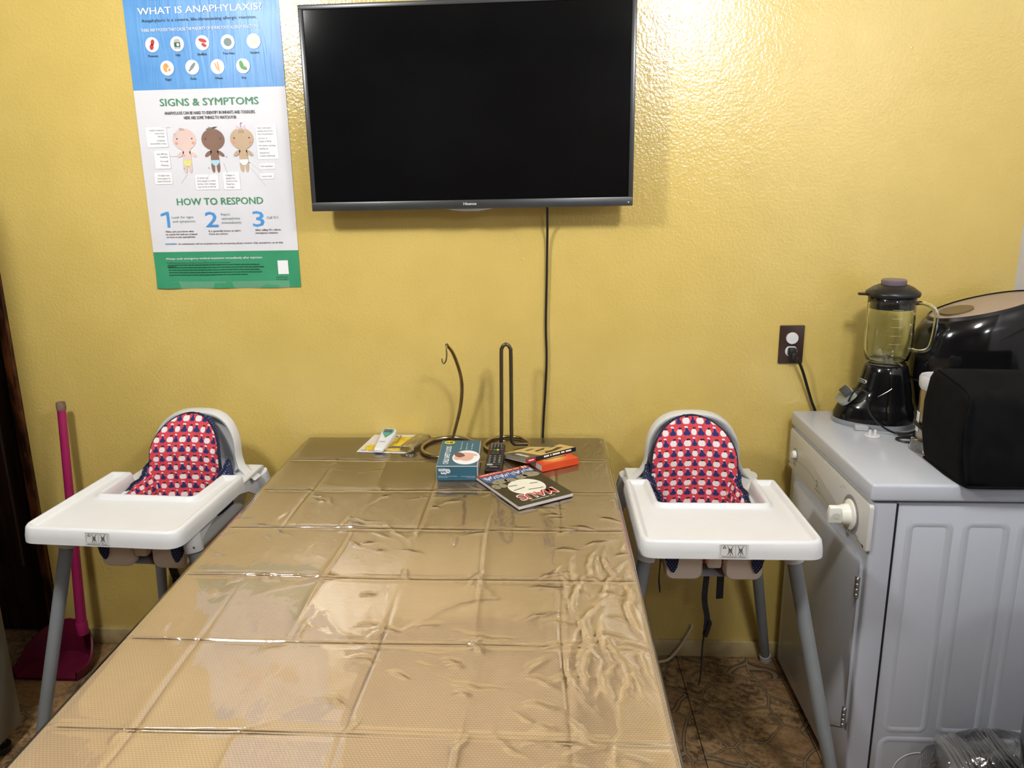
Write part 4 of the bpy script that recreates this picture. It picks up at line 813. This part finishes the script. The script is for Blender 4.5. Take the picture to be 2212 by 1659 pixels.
    # --- printed cushion: inflated back pad
    def edge(n=30):
        p=[]
        for k in range(n+1):
            a=PI*k/n; c_=math.cos(a); s=math.sin(a); p.append((.120*cw*math.copysign(abs(c_)**1.1,c_),.765+.1220*abs(s)**.85))
        side=[(x*(cw+(1-cw)*k/4),z) for k,(x,z) in enumerate([(.122,.745),(.1225,.72),(.120,.69),(.118,.66),(.116,.62)])]
        return [(x,z) for x,z in reversed(side)]+p+[(-x,z) for x,z in side]
    def pad_y(x,z):
        q=min(1,abs(x)/.126); front=.118-.012*(1-q**3)+.034*max(0,1-(.885-z)/.10)**2+.012*max(0,1-(.885-z)/.10)
        ch_=.0045*abs(math.sin(PI*(x+.002)/.043))*max(0,min(1,(.86-z)/.12)); lean=(.885-z)*-.085
        return front+lean-ch_-.030*q**3
    b=BM(); uvl=b.loops.layers.uv.new('UVMap'); Ed=edge(); nz=40; cols=36
    # grid by scanning z
    zs=[.62+.2650*i/nz for i in range(nz+1)]
    def halfw(z):
        best=0
        for (x0,z0),(x1,z1) in zip(Ed,Ed[1:]):
            if (z0-z)*(z1-z)<=0 and z0!=z1: best=max(best,abs(x0+(x1-x0)*(z-z0)/(z1-z0)))
        return best
    G=[]
    for z in zs:
        h=max(.012,halfw(z)); G.append([b.verts.new((cush_dx+h*(2*i/cols-1),pad_y(h*(2*i/cols-1),z),z)) for i in range(cols+1)])
    fs=[]
    for j in range(nz):
        for i in range(cols): fs.append(b.faces.new((G[j][i],G[j][i+1],G[j+1][i+1],G[j+1][i])))
    for f in fs:
        for l in f.loops: l[uvl].uv=(l.vert.co.x+.003+.5+ .0016*math.sin(l.vert.co.x*146),l.vert.co.z+.004*abs(l.vert.co.x)/.12)
    # back face (navy)
    Gb=[[b.verts.new((v.co.x*.985+cush_dx*.015,v.co.y+.018+.012*(1-abs(v.co.x-cush_dx)/.13),v.co.z)) for v in r] for r in G]
    for j in range(nz):
        for i in range(cols): f=b.faces.new((Gb[j][i],Gb[j+1][i],Gb[j+1][i+1],Gb[j][i+1])); f.material_index=1
    bd=[G[0][i] for i in range(cols+1)]+[G[j][cols] for j in range(1,nz+1)]+[G[nz][i] for i in range(cols-1,-1,-1)]+[G[j][0] for j in range(nz-1,0,-1)]
    bb=[Gb[0][i] for i in range(cols+1)]+[Gb[j][cols] for j in range(1,nz+1)]+[Gb[nz][i] for i in range(cols-1,-1,-1)]+[Gb[j][0] for j in range(nz-1,0,-1)]
    n=len(bd)
    for i in range(n): f=b.faces.new((bd[(i+1)%n],bd[i],bb[i],bb[(i+1)%n])); f.material_index=1
    for f in b.faces:
        if f.material_index==1:
            for l in f.loops: l[uvl].uv=(l.vert.co.x+l.vert.co.y,l.vert.co.z)
    cu=obj('cushion',b,[fruitm,navym],t,smooth=70)
    b=BM(); path=[(cush_dx+x*1.01,pad_y(x,z)+.003,z) for x,z in Ed]; tube(b,path,.0028,6); obj('piping',b,trimm,cu)
    # seat pad and wings
    b=BM(); uvl=b.loops.layers.uv.new('UVMap'); vs=box(b,-.100,.100,-.150,.10,.602,.632,.010,3)
    for f in b.faces:
        for l in f.loops: l[uvl].uv=(l.vert.co.x+.3,l.vert.co.y+l.vert.co.z)
    obj('seat_pad',b,fruitm,cu)
    for s,mode in ((-1,wing_left),(1,wing_right)):
        b=BM(); uvl=b.loops.layers.uv.new('UVMap'); nu,nv=14,8
        if mode=='out': A,B_,C_,D_=Vector((.112,.112,.755)),Vector((.096,.10,.632)),Vector((.098,-.150,.632)),Vector((.122,-.130,.716))
        else:          A,B_,C_,D_=Vector((.122,.112,.762)),Vector((.118,.10,.632)),Vector((.114,-.150,.632)),Vector((.088,-.085,.700))
        def pt(u_,v_,o):
            p=(B_*(1-u_)+C_*u_)*(1-v_)+(A*(1-u_)+D_*u_)*v_
            p=p+Vector((-.007*math.sin(PI*v_)*(1 if mode=='out' else -.8),0,-.022*math.sin(PI*u_)*v_+.004*math.sin(u_*17)*v_)); p.x+=o+.0035*math.sin(u_*24+v_*5)*v_; return Vector((cush_dx+s*p.x,p.y,p.z))
        Gi=[[b.verts.new(pt(i/nu,j/nv,-.008)) for i in range(nu+1)] for j in range(nv+1)]; Go=[[b.verts.new(pt(i/nu,j/nv,.008)) for i in range(nu+1)] for j in range(nv+1)]
        for j in range(nv):
            for i in range(nu):
                f=b.faces.new((Gi[j][i],Gi[j][i+1],Gi[j+1][i+1],Gi[j+1][i])); f.material_index=0
                f=b.faces.new((Go[j][i],Go[j+1][i],Go[j+1][i+1],Go[j][i+1])); f.material_index=1
        for i in range(nu): 
            for j_,a_ in ((0,0),(nv,1)): f=b.faces.new((Gi[j_][i],Gi[j_][i+1],Go[j_][i+1],Go[j_][i])); f.material_index=1
        for j in range(nv):
            for i_ in (0,nu): f=b.faces.new((Gi[j][i_],Gi[j+1][i_],Go[j+1][i_],Go[j][i_])); f.material_index=1
        bmesh.ops.recalc_face_normals(b,faces=b.faces)
        for f in b.faces:
            for l in f.loops: l[uvl].uv=(l.vert.co.y*1.0+.8,l.vert.co.z*1.0+abs(l.vert.co.x)*.6)
        obj('cushion_wing',b,[fruitm,navym],cu,smooth=80)
        b=BM(); tube(b,[pt(i/nu,1,0)+Vector((0,0,.003)) for i in range(nu+1)],.0026,6); obj('piping',b,trimm,cu)
    # navy lower tips of the cushion showing in the leg openings
    for s in (-1,1):
        b=BM(); uvl=b.loops.layers.uv.new('UVMap'); ring_loft(b,[[(s*(.098+dx),-.176+dy,z) for dx,dy in ((-.012*k,-.004),(.016*k,-.002),(.018*k,.02),(-.010*k,.02))] for z,k in ((.596,.2),(.610,.8),(.640,1.2),(.70,1.3))])
        bmesh.ops.recalc_face_normals(b,faces=b.faces)
        for f in b.faces:
            for l in f.loops: l[uvl].uv=(l.vert.co.x,l.vert.co.z)
        obj('cushion_tip',b,navym,cu,smooth=70)
    # harness straps hanging below the seat
    for pts,wv in strap_set:
        b=BM(); strip(b,smooth_path(pts,5),wv); obj('strap',b,webb,t,smooth=0)
    return t
def buckle(t,x,y,z,vert=False):
    b=BM(); M=Matrix.Translation((x,y,z))@(Matrix.Rotation(.25,4,'Y'))
    if vert: box(b,-.006,.006,-.010,.010,-.024,.022,.004,2,M); box(b,-.008,.0,-.006,.006,-.004,.014,.003,2,M)
    else:
        box(b,-.016,.016,-.004,.004,.006,.013,.002,1,M); box(b,-.016,.016,-.004,.004,-.010,-.003,.002,1,M); box(b,-.016,-.012,-.004,.004,-.01,.013,.002,1,M); box(b,.012,.016,-.004,.004,-.01,.013,.002,1,M)
    obj('buckle',b,rubber,t)
cR=highchair('highchair','white plastic highchair with red apple-print cushion between the table and the dryer',(.406,-.37,0),.004,'in','out',
 [([(.004,-.08,.60),(.006,-.08,.55),(.003,-.08,.47),(.012,-.08,.415),(.010,-.085,.385)],(.0145,0,0)),
  ([(.008,-.08,.39),(.004,-.08,.33),(.003,-.08,.25),(.004,-.06,.20)],(.003,.004,0)),
  ([(.096,.12,.57),(.098,.12,.50),(.092,.12,.43),(.092,.12,.352)],(.020,.004,0)),
  ([(-.078,.12,.57),(-.078,.12,.46),(-.080,.12,.41),(-.076,.12,.372)],(.004,.016,0))],-.003,.004,.93)
buckle(cR,.014,-.08,.385,True)
cL=highchair('highchair','white plastic highchair with red apple-print cushion at the left, beside the pink dustpan',(-1.015,-.352,0),-.058,'out','in',
 [([(-.004,-.04,.58),(-.006,-.04,.55),(-.004,-.04,.50),(.010,-.04,.44),(.022,-.04,.34),(.03,-.04,.22)],(.024,0,.003)),
  ([(.035,.0,.58),(.036,.0,.50),(.037,.0,.465)],(.006,.012,0))],-.007,-.003,.86)
buckle(cL,.008,-.042,.462)
# ------------------------------------------------------------------ clothes dryer; its front faces the right highchair (-x)
DX,DY0,DY1=.735,-.590,-.035
t=thing('clothes_dryer','white compact clothes dryer with dial control panel facing the right highchair','dryer',(DX,DY0,0))
# local: x from the front face (0) to the back (.56), y from the near side (0) to the wall side (.555)
W_=.555; Dp=.575
b=BM(); box(b,.058,Dp,.0045,W_-.004,.022,.797,.003,2); bo=obj('cabinet',b,enamel,t)
b=BM(); prism(b,round_poly([(.006,0),(.0555,0),(.0555,W_),(.006,W_)],[.010,.001,.001,.010],5),.022,.797); obj('front_frame',b,enamel,t)
b=BM(); box(b,.05,.062,.0035,W_-.004,.03,.795); box(b,.01,Dp-.01,.012,W_-.01,.793,.806); box(b,.03,Dp-.03,.03,W_-.03,.0,.024); obj('shadow_gap',b,gapm,t,smooth=0)
b=BM(); box(b,-.004,Dp+.002,-.006,W_+.002,.803,.8445,.007,4); obj('top_lid',b,enamel,t)
# side panel with pressed ribs (raised rounded panels' outlines)
def rib(bm,x0,x1,z0,z1,r=.014,w_=.008,h=.0013):
    M=Matrix.Translation((0,.0045,0))@WALLM
    o=rrect(x0,x1,z0,z1,r,5); rings=[]
    for off,hh in ((-w_,0),(-w_*.35,h),(w_*.35,h),(w_,0)): rings.append([M@Vector((x,z,hh)) for x,z in offset_poly(o,off)])
    ring_loft(bm,rings,cap0=False,cap1=False)
for x0 in (.091,.214,.335,.456): b=BM(); rib(b,x0,x0+.088,.205,.746); obj('pressed_rib',b,enamel,t,smooth=60)
b=BM(); rib(b,.083,.52,.04,.178,.02); obj('pressed_rib',b,enamel,t,smooth=60)
b=BM(); M=Matrix.Translation((.175,.0045,.085))@WALLM; ring_loft(b,[[M@Vector((r*math.cos(a),r*math.sin(a),h)) for a in [2*PI*k/36 for k in range(36)]] for r,h in ((.058,0),(.0565,.0014),(.055,0))],cap0=False,cap1=False); obj('vent_knockout',b,enamel,t,smooth=60)
# front face parts: FM local x runs from the wall side (0) to the near side (W_), y up, z outwards (-x)
FM=Matrix(((0,0,-1,.006),(-1,0,0,W_),(0,1,0,0),(0,0,0,1)))
b=BM(); prism(b,rrect(.002,W_+.004,.676,.793,.008,4),0,.010,FM,.002); cp=obj('control_panel',b,enamel_p,t)
b=BM(); prism(b,round_poly([(.045,.648),(W_-.020,.648),(W_-.020,.195),(W_-.20,.070),(.045,.070)],[.02,.028,.03,.05,.02],5),0,.0075,FM,.004); dr=obj('door',b,enamel,t)
for zz in (.575,.222):
    b=BM(); box(b,W_-.030,W_-.018,zz-.028,zz+.028,.004,.0125,.002,1,FM)
    for k in range(4): box(b,W_-.022,W_-.0165,zz-.026+k*.0135,zz-.015+k*.0135,.006,.0145,.002,1,FM)
    obj('hinge',b,steelg,dr)
b=BM(); disc(b,.057,.728,.0175,.0205,FM,30,.0106); disc(b,W_-.092,.728,.0475,.0475,FM,44,.0106); stf(obj('grey_dial_print',b,greyl,cp,smooth=0))
b=BM(); lathe(b,[(.0125,0),(.0125,.004),(.0105,.009),(.0,.0095)],26,cap1=False,rot=FM@Matrix.Translation((.057,.728,.0105))); obj('start_button',b,knobm,cp)
b=BM(); Mk=FM@Matrix.Translation((W_-.092,.728,.0105))
lathe(b,[(.036,0),(.037,.002),(.036,.004),(.030,.006),(.026,.007),(.0235,.022),(.021,.026),(0,.0265)],36,cap1=False,rot=Mk)
kn=obj('timer_dial',b,knobm,cp)
b=BM(); Mg=Mk@Matrix.Rotation(math.radians(-8),4,'Z'); prism(b,round_poly([(-.007,-.022),(.007,-.022),(.0085,.0),(.007,.022),(-.007,.022),(-.0085,0)],[.003]*6,3),.015,.052,Mg,.003); obj('dial_grip',b,knobm,kn)
b=BM(); Mi=Mg@Matrix.Translation((.0078,0,.036))@Matrix.Rotation(PI/2,4,'Y'); disc(b,0,0,.009,.008,Mi,20,.0009); obj('grip_dimple',b,plain('dimple_shade_plastic',srgb(222,222,214),.4),kn,smooth=0)
b=BM()
for k in range(30):
    a=math.radians(-120+k*10); r0=.0415; M=FM@Matrix.Translation((W_-.092+r0*math.cos(a),.728+r0*math.sin(a),0)); disc(b,0,0,.0012,.0016 if k%3 else .003,M,6,.011)
text(b,'START',FM,.045,.697,.0032,.022,.02,z=.0108); text(b,'PUSH TO',FM,.045,.7025,.0026,.022,.01,z=.0108)
for a0,a1 in ((.11,.14),): pass
disc(b,.235,.712,.0075,.0095,FM,24,.0108); text(b,'GENERAL ELECTRIC',FM,.228,.694,.0035,.040,.02,z=.0108)
text(b,'COTTONS',FM,W_-.152,.776,.0035,.020,.0,z=.0108); text(b,'DELICATES',FM,W_-.045,.684,.003,.028,.0,z=.0108); text(b,'OFF',FM,W_-.165,.768,.003,.010,.0,z=.0108); text(b,'TIMED DRY',FM,W_-.060,.691,.0030,.022,.0,z=.0108)
px_=None
for k in range(60):
    u_=k/60; x=.02+.36*u_; y=.700+.022*math.sin(PI*min(1,u_*1.25+.05))-.02*max(0,u_-.55)*1.2
    x2=.02+.36*(k+1)/60; u2_=(k+1)/60; y2=.700+.022*math.sin(PI*min(1,u2_*1.25+.05))-.02*max(0,u2_-.55)*1.2
    flat(b,[(x,y-.0004),(x2,y2-.0004),(x2,y2+.0004),(x,y+.0004)],FM,.0107)
stf(obj('panel_print',b,greyp,cp,smooth=0))
b=BM(); disc(b,.235,.712,.0058,.0075,FM,24,.0111); disc(b,.235,.712,.003,.004,FM,12,.0114); obj('emblem_centre',b,enamel_p,cp,smooth=0)
for x,z in ((W_-.012,.686),(.008,.690)):
    b=BM(); lathe(b,[(.004,0),(.004,.0012),(.001,.0018)],12,rot=FM@Matrix.Translation((x,z,.0102))); obj('screw',b,steel,cp)
DT=.8448
# ------------------------------------------------------------------ blender; control foot points to the left (-x)
t=thing('blender','black blender with a glass jar and handle standing on the dryer by the wall','blender',(.932,-.150,DT),math.radians(-8)); t.scale=(1,1,.955)
def sect(z,xf,xr,hw,n=36,yo=0):
    """egg-shaped horizontal section, nose towards -x"""
    cx=.0; out=[]
    for k in range(n):
        a=2*PI*k/n; c_,s=math.cos(a),math.sin(a); rx=xr if c_>0 else xf
        out.append((cx+rx*c_,hw*s*(1-.10*(c_<0)*abs(c_)),z))
    return out
b=BM(); ring_loft(b,[sect(0,.118,.080,.080),sect(.012,.124,.083,.084),sect(.016,.124,.083,.084)]); obj('grey_foot_band',b,plain('silver_grey_plastic',(.30,.31,.33,1),.4),t)
b=BM(); ring_loft(b,[sect(.014,.122,.082,.082),sect(.030,.122,.082,.082),sect(.055,.112,.079,.077),sect(.062,.110,.076,.073),sect(.075,.098,.074,.069),sect(.090,.083,.072,.066),sect(.105,.070,.070,.063),sect(.120,.063,.067,.061),sect(.150,.057,.061,.057),sect(.172,.052,.056,.053),sect(.178,.047,.051,.048)]); obj('motor_base',b,blackg,t,smooth=60)
b=BM(); MP=frame((-.088,0,.082),(0,-1,0),(.70,0,.71)); prism(b,round_poly([(-.046,-.034),(.046,-.034),(.038,.018),(-.038,.018)],[.034,.034,.012,.012],8),-.006,.0045,MP,.002); obj('control_plate',b,plain('silver_plate',(.30,.31,.30,1),.35,.2),t)
dark_key=plain('slate_keys',(.05,.055,.065,1),.5)
for k in range(5):
    b=BM(); box(b,-.036+k*.0125,-.0255+k*.0125,-.010,.014,.003,.015,.003,2,MP); obj('push_button',b,dark_key,t)
b=BM(); LM=frame((-.0605,-.022,.130),(.36,-.93,0),(.12,.05,.99)); prism(b,rrect(-.016,.016,-.005,.005,.0045,4),-.003,.0018,LM); lp=obj('logo_plate',b,plain('logo_outline',(.45,.45,.42,1),.4),t)
b=BM(); prism(b,rrect(-.0148,.0148,-.004,.004,.0038,4),.0,.0022,LM); obj('logo_field',b,blackg2,lp); b=BM(); text(b,'BLACK+DECKER',LM,-.0125,-.0016,.0034,.025,.02,z=.0026); stf(obj('logo_lettering',b,plain('logo_cream',(.5,.5,.42,1),.4),lp,smooth=0))
b=BM(); tube(b,[(-.030,-.0672,.097),(-.018,-.0672,.105),(-.006,-.0655,.113),(.004,-.0635,.121)],[.0004,.0008,.0009,.0005],6); obj('silver_accent',b,steel,t)
b=BM(); box(b,-.082,-.048,-.084,-.066,.0,.0155,.002,1); obj('cord_notch_cover',b,plain('pale_grey_plastic',(.45,.46,.48,1),.4),t)
# jar
jar=BM(); NJ=48; prof=[(.030,.176),(.040,.177),(.048,.181),(.0545,.195),(.0590,.220),(.0605,.250),(.0600,.300),(.0590,.350),(.0590,.372)]
def jr(r,z,inn): 
    out=[]
    for k in range(NJ):
        a=2*PI*k/NJ; f=max(0,math.cos(4*a+.5))**6; am=.0035*f*min(1,max(0,(z-.19)/.03))*min(1,max(0,(.335-z)/.03)); q=r-inn-am
        out.append((q*math.cos(a),q*math.sin(a),z+(.0 if not inn else 0)))
    return out
ring_loft(jar,[jr(r,z,0) for r,z in prof]+[jr(prof[-1][0],.374,.002)]+[jr(r,max(z,.188),.0035) for r,z in reversed(prof[1:])],cap0=True,cap1=True)
J=obj('glass_jar',jar,glass,t,smooth=60)
b=BM(); hp=smooth_path([(.052,-.008,.352),(.066,-.020,.357),(.086,-.036,.352),(.098,-.046,.332),(.0985,-.047,.29),(.094,-.044,.245),(.084,-.036,.228),(.066,-.022,.222),(.052,-.008,.226)],6); hp=[Matrix.Rotation(-.12,4,'Z')@p for p in hp]; tube(b,hp,.0072,12,rz=.8); obj('jar_handle',b,glass,J)
b=BM(); lathe(b,[(.0475,.1785),(.0475,.183),(.024,.186),(.010,.190),(.010,.202),(.004,.206)],28)
for a in (0,PI/2,PI,3*PI/2): box(b,.004,.026,-.003,.003,.194,.1955,0,1,Matrix.Rotation(a+.4,4,'Z')@Matrix.Rotation(-.35,4,'Y'))
obj('blade_assembly',b,plain('dull_steel',(.35,.33,.30,1),.3,1),J)
b=BM(); lathe(b,[(.0545,.338),(.0548,.371),(.0655,.373),(.0672,.378),(.066,.384),(.050,.397),(.036,.404),(.0345,.404)],44); 
prism(b,round_poly([(-.058,-.014),(-.086,-.009),(-.086,.009),(-.058,.014)],[.002,.006,.006,.002]),.3745,.380); ld=obj('lid',b,blackg2,t,smooth=50)
b=BM(); lathe(b,[(.030,.400),(.0312,.4015),(.0312,.416),(.0290,.4185),(0,.4190)],34,cap1=False); obj('measuring_cap',b,plain('violet_grey_cap',(.17,.13,.16,1),.35),ld)
b=BM(); MKM=frame((0,-.0,0),(1,0,0),(0,0,1))
for k in range(5):
    z=.245+k*.024; 
    for q in range(5):
        a=-PI/2-.22+q*.09; a2=a+.085; b.faces.new([b.verts.new((.0606*math.cos(x),.0606*math.sin(x),zz)) for x,zz in ((a,z),(a2,z),(a2,z+.0007),(a,z+.0007))])
stf(obj('measure_marks',b,plain('etched_marks',(.6,.6,.55,1),.5),J,smooth=0))
# cord looped over the base
CT_=t; b=BM(); pts=[(-.097,.045,.060),(-.103,.010,.096),(-.100,-.008,.116),(-.088,-.022,.122),(-.078,-.032,.112),(-.080,-.035,.095),(-.074,-.045,.065),(-.055,-.050,.040),(-.03,-.048,.018),(-.005,-.047,.006),(.02,-.046,.004),(.05,-.035,.004),(.062,-.05,.004),(.03,-.075,.004),(-.01,-.080,.004),(-.020,-.095,.004),(.0,-.115,.004),(.035,-.115,.004)]
tube(b,smooth_path(pts,6),.0027,8)
tube(b,smooth_path([(-.01,-.058,.010),(.02,-.066,.012),(.045,-.068,.022),(.075,-.074,.036)],5),.0032,8); tube(b,smooth_path([(-.005,-.066,.006),(.03,-.076,.008),(.05,-.082,.020),(.07,-.088,.034)],5),.0030,8)
for v_ in b.verts: v_.co=Matrix.Rotation(math.radians(8),4,'Z')@(v_.co+Vector((0,-.058,0)))
obj('cable',b,blackg2,CT_)
# child outlet cap lying prongs up
t=thing('plug_cap','white child outlet cap lying prongs up on the dryer in front of the blender','outlet cap',(.866,-.264,DT))
b=BM(); lathe(b,[(.0185,0),(.0195,.0012),(.0185,.0028),(0,.003)],30,cap1=False); obj('cap_disc',b,wplast,t)
for x in (-.0065,.0065): b=BM(); box(b,x-.0032,x+.0032,-.001,.001,.002,.0175,.0009,2); obj('prong',b,wplast,t)
# steel coffee grinder
t=thing('coffee_grinder','small brushed steel cylinder grinder with clear base behind the black appliance cover','grinder',(.962,-.372,DT))
b=BM(); lathe(b,[(.046,0),(.048,.004),(.046,.030),(.040,.034)],32); obj('clear_base',b,film('grey_clear_plastic',(.82,.82,.84,1),.08,1.5,None,.15),t)
b=BM(); lathe(b,[(.030,.002),(.036,.03),(.0375,.034),(.0375,.150),(.036,.160)],32); obj('steel_body',b,steel,t)
b=BM(); lathe(b,[(.0375,.158),(.0415,.166),(.0425,.186),(.0395,.192),(.036,.190),(.034,.176)],32); obj('rim_cup',b,plain('frosted_lid',(.55,.55,.57,1),.35),t)
b=BM(); 
for k in range(4): a=2.62+k*.16; b.faces.new([b.verts.new((.0382*math.cos(x),.0382*math.sin(x),z)) for x,z in ((a,.050),(a+.16,.050),(a+.16,.100),(a,.100))])
lb=obj('white_label',b,whitep,t,smooth=0)
b=BM()
for k in range(7): z=.055+k*.006; b.faces.new([b.verts.new((.0387*math.cos(x),.0387*math.sin(x),zz)) for x,zz in ((2.72,z),(3.1,z),(3.1,z+.002),(2.72,z+.002))])
stf(obj('label_print',b,ink['black'],lb,smooth=0))
b=BM(); tube(b,smooth_path([(-.040,.012,.072),(-.041,-.012,.068),(-.030,-.032,.060),(.0,-.045,.055)],5),.0045,8); obj('grinder_cord',b,blackg2,t)
# air fryer
t=thing('air_fryer','large glossy black egg-shaped air fryer with champagne top behind the black cover','air fryer',(1.168,-.150,DT),math.radians(-3)); t.scale=(1,1,.972)
b=BM(); rings=[]; N=44
slope=.30
def fr_ring(z,rx,ry,sl=0): return [(rx*math.cos(2*PI*k/N),ry*math.sin(2*PI*k/N),z+sl*rx*math.cos(2*PI*k/N)) for k in range(N)]
for z,r,sl in ((0,.118,0),(.02,.132,0),(.07,.150,0),(.14,.163,0),(.20,.166,.0),(.25,.163,.08),(.29,.155,.16),(.322,.142,.24),(.334,.130,.28)): rings.append(fr_ring(z,r,r*.76,sl))
ring_loft(b,rings,cap1=False); obj('body',b,blackg,t,smooth=60)
b=BM(); ring_loft(b,[fr_ring(.332,.133,.101,.28),fr_ring(.340,.131,.0995,.28),fr_ring(.341,.127,.0965,.28)],cap0=False,cap1=False); obj('rim',b,blackg2,t)
b=BM(); ring_loft(b,[fr_ring(.337,.1275,.097,.28),fr_ring(.3405,.08,.061,.28)],cap0=True,cap1=True); tp=obj('top_panel',b,plain('champagne_panel',srgb(178,160,150),.35,.2),t)
b=BM(); M=Matrix.Translation((-.066,0,.3425-.066*.28))@Matrix.Rotation(-math.atan(.28),4,'Y'); prism(b,[(.040*math.cos(2*PI*k/30),.042*math.sin(2*PI*k/30)) for k in range(30)],-.004,.0015,M); obj('touch_display',b,plain('bronze_display',(.12,.085,.045,1),.25),tp)
b=BM(); lathe(b,[(.1645,.128),(.1655,.131),(.1645,.134)],N,sy=.76,cap0=False,cap1=False); obj('basket_seam',b,gapm,t)
# fabric cover over an appliance
t=thing('appliance_cover','soft black quilted fabric cover over an appliance at the front of the dryer','appliance cover',(.905,-.43,DT))
b=BM()
def cvr(z,x0,x1,y0,y1,w=.0):
    P=round_poly([(x0,y0),(x1,y0),(x1,y1),(x0,y1)],[.02,.02,.02,.02],4); out=[]
    for i,(x,y) in enumerate(P): out.append((x+w*math.sin(i*2.1+z*40),y+w*math.sin(i*1.3+z*55),z))
    return out
rings=[cvr(0,.012,.40,-.182,.0,.001),cvr(.02,.006,.40,-.186,.004,.0015),cvr(.08,-.004,.402,-.186,.004,.002),cvr(.15,-.006,.402,-.184,.003,.002),cvr(.205,.0,.40,-.181,.0,.0015),cvr(.221,.004,.396,-.176,-.004,.001),cvr(.228,.018,.38,-.160,-.018)]
for r in rings[4:]:
    for i,(x,y,z) in enumerate(r): r[i]=(x,y,z+.125*y+.004*math.sin(x*30))
ring_loft(b,rings); bmesh.ops.subdivide_edges(b,edges=[e for e in b.edges if e.calc_length()>.08],cuts=8,use_grid_fill=True)
cvo=obj('fabric_shell',b,fabricb,t,smooth=80)
b=BM(); tube(b,smooth_path([(.014,-.180,.003),(.010,-.190,.02),(.0,-.190,.08),(-.004,-.187,.15),(.001,-.184,.180),(.008,-.172,.201),(.013,-.14,.211),(.014,-.08,.219),(.014,-.02,.226)],6),.0024,8); obj('edge_piping',b,fabricb,cvo)
b=BM(); tube(b,smooth_path([(.014,.0,.004),(.012,-.06,.003),(.010,-.12,.003),(.016,-.175,.003),(.04,-.188,.003),(.2,-.188,.003),(.4,-.188,.003)],5),.0032,8); obj('hem_piping',b,fabricb,cvo)
# ------------------------------------------------------------------ things at the right edge near the floor
t=thing('trash_can','black rounded bin at the right edge in front of the dryer','bin',(1.078,-.950,0))
b=BM(); lathe(b,[(.105,0),(.112,.01),(.125,.20),(.150,.36),(.158,.42),(.160,.60),(.157,.66),(.145,.69),(.10,.71)],40); obj('body',b,blackg,t,smooth=60)
b=BM(); lathe(b,[(.160,.60),(.1625,.603),(.1625,.612),(.160,.615)],40,cap0=False,cap1=False); obj('rim_band',b,blackg2,t)
t=thing('wrapped_plate_stack','shiny clear bag of nested disposable plastic plates on the floor by the dryer','plates',(.985,-.69,0))
plm=plain('clear_plate_plastic',(.62,.62,.62,1),.12,Alpha=.42,Specular_IOR_Level=1.0)
b=BM(); N=36; r0=.105
for k in range(1): pass
plate=BM(); lathe(plate,[(.040,.0),(.052,.004),(.066,.0035),(.075,.0075),(.077,.0085),(.075,.0095),(.066,.0055),(.052,.0060),(.040,.002)],30,cap0=True,cap1=True)
pm=None
for k in range(22):
    s=k/21; ang=math.radians(74-30*s)
    x=-.065+.150*s; z=.175+.040*s+.006*math.sin(s*9)
    if pm is None: o=obj('plate',plate,plm,t,smooth=60); pm=o.data
    else: o=bpy.data.objects.new('plate',pm); COL.objects.link(o); o.parent=t
    o.location=(x,0,z); o.rotation_euler=(.05*math.sin(k*2.3),ang,.1*math.sin(k)); o.scale=(1+.03*math.sin(k*1.7),)*3
b=BM(); rr=[]
for k in range(14):
    s=k/13; x=-.100+.210*s; z=.172+.038*s; r=.081*(math.sin(PI*(.12+.76*s))**.35)
    rr.append([(x+ .25*r*math.sin(2*PI*q/28)*.6,r*math.cos(2*PI*q/28)+.002*math.sin(q*5+k),z+r*math.sin(2*PI*q/28)*(1.02 if math.sin(2*PI*q/28)>0 else 2.0)+.002*math.sin(q*3+k*2)) for q in range(28)])
ring_loft(b,rr); obj('plastic_bag',b,film('crinkled_bag_film',(.97,.97,.97,1),.08,1.45,(35,.9,(1,1,1)),.03),t,smooth=80)
# ------------------------------------------------------------------ dustpan
t=thing('lobby_dustpan','magenta long-handled dustpan standing against the yellow wall behind the left highchair','dustpan',(-1.50,-.06,0))
b=BM(); tube(b,[(.0,.0,.855),(-.002,-.03,.50),(-.004,-.062,.15)],[.0125,.0135,.016],14); hd=obj('handle',b,pinkp,t)
b=BM(); tube(b,[(.0,.0005,.853),(.0,.001,.866),(.0,.001,.878)],[.0135,.0145,.013],14); obj('worn_end_cap',b,bristle,hd)
b=BM(); lathe(b,[(.0175,.11),(.0185,.12),(.0185,.15),(.0165,.155)],18,-.004,-.062); obj('neck_socket',b,pinkp,t)
b=BM()
def pan(z,s,w): 
    n=22; return [(-.085+ (.115*s)*math.cos(a)+w, -.110+(.105*s)*math.sin(a)*1.0, z+.10*max(0,math.sin(a))*(.9)) for a in [ -.15*PI+1.30*PI*k/n for k in range(n+1)]]
base=[(x,y,.004) for x,y,z in pan(0,1.0,0)]; topr=pan(.035,1.06,0); topi=[(x+( -.085-x)*.05,y+(-.11-y)*.05,z) for x,y,z in topr]; bi=[(x+(-.085-x)*.05,y+(-.11-y)*.05,.008) for x,y,z in base]
ring_loft(b,[bi,topi,topr,base],close=False,cap0=False,cap1=False)
b.verts.ensure_lookup_table()
fv=[b.verts.new(p) for p in base]; b.faces.new(fv); fv=[b.verts.new(p) for p in bi]; b.faces.new(fv)
obj('pan',b,pinkd,t,smooth=60)
for o in bpy.data.objects:
    n=o.name.split('.')[0]
    if o.type=='MESH' and o.parent and ('print' in n or 'lettering' in n or 'marks' in n): o['kind']='stuff'
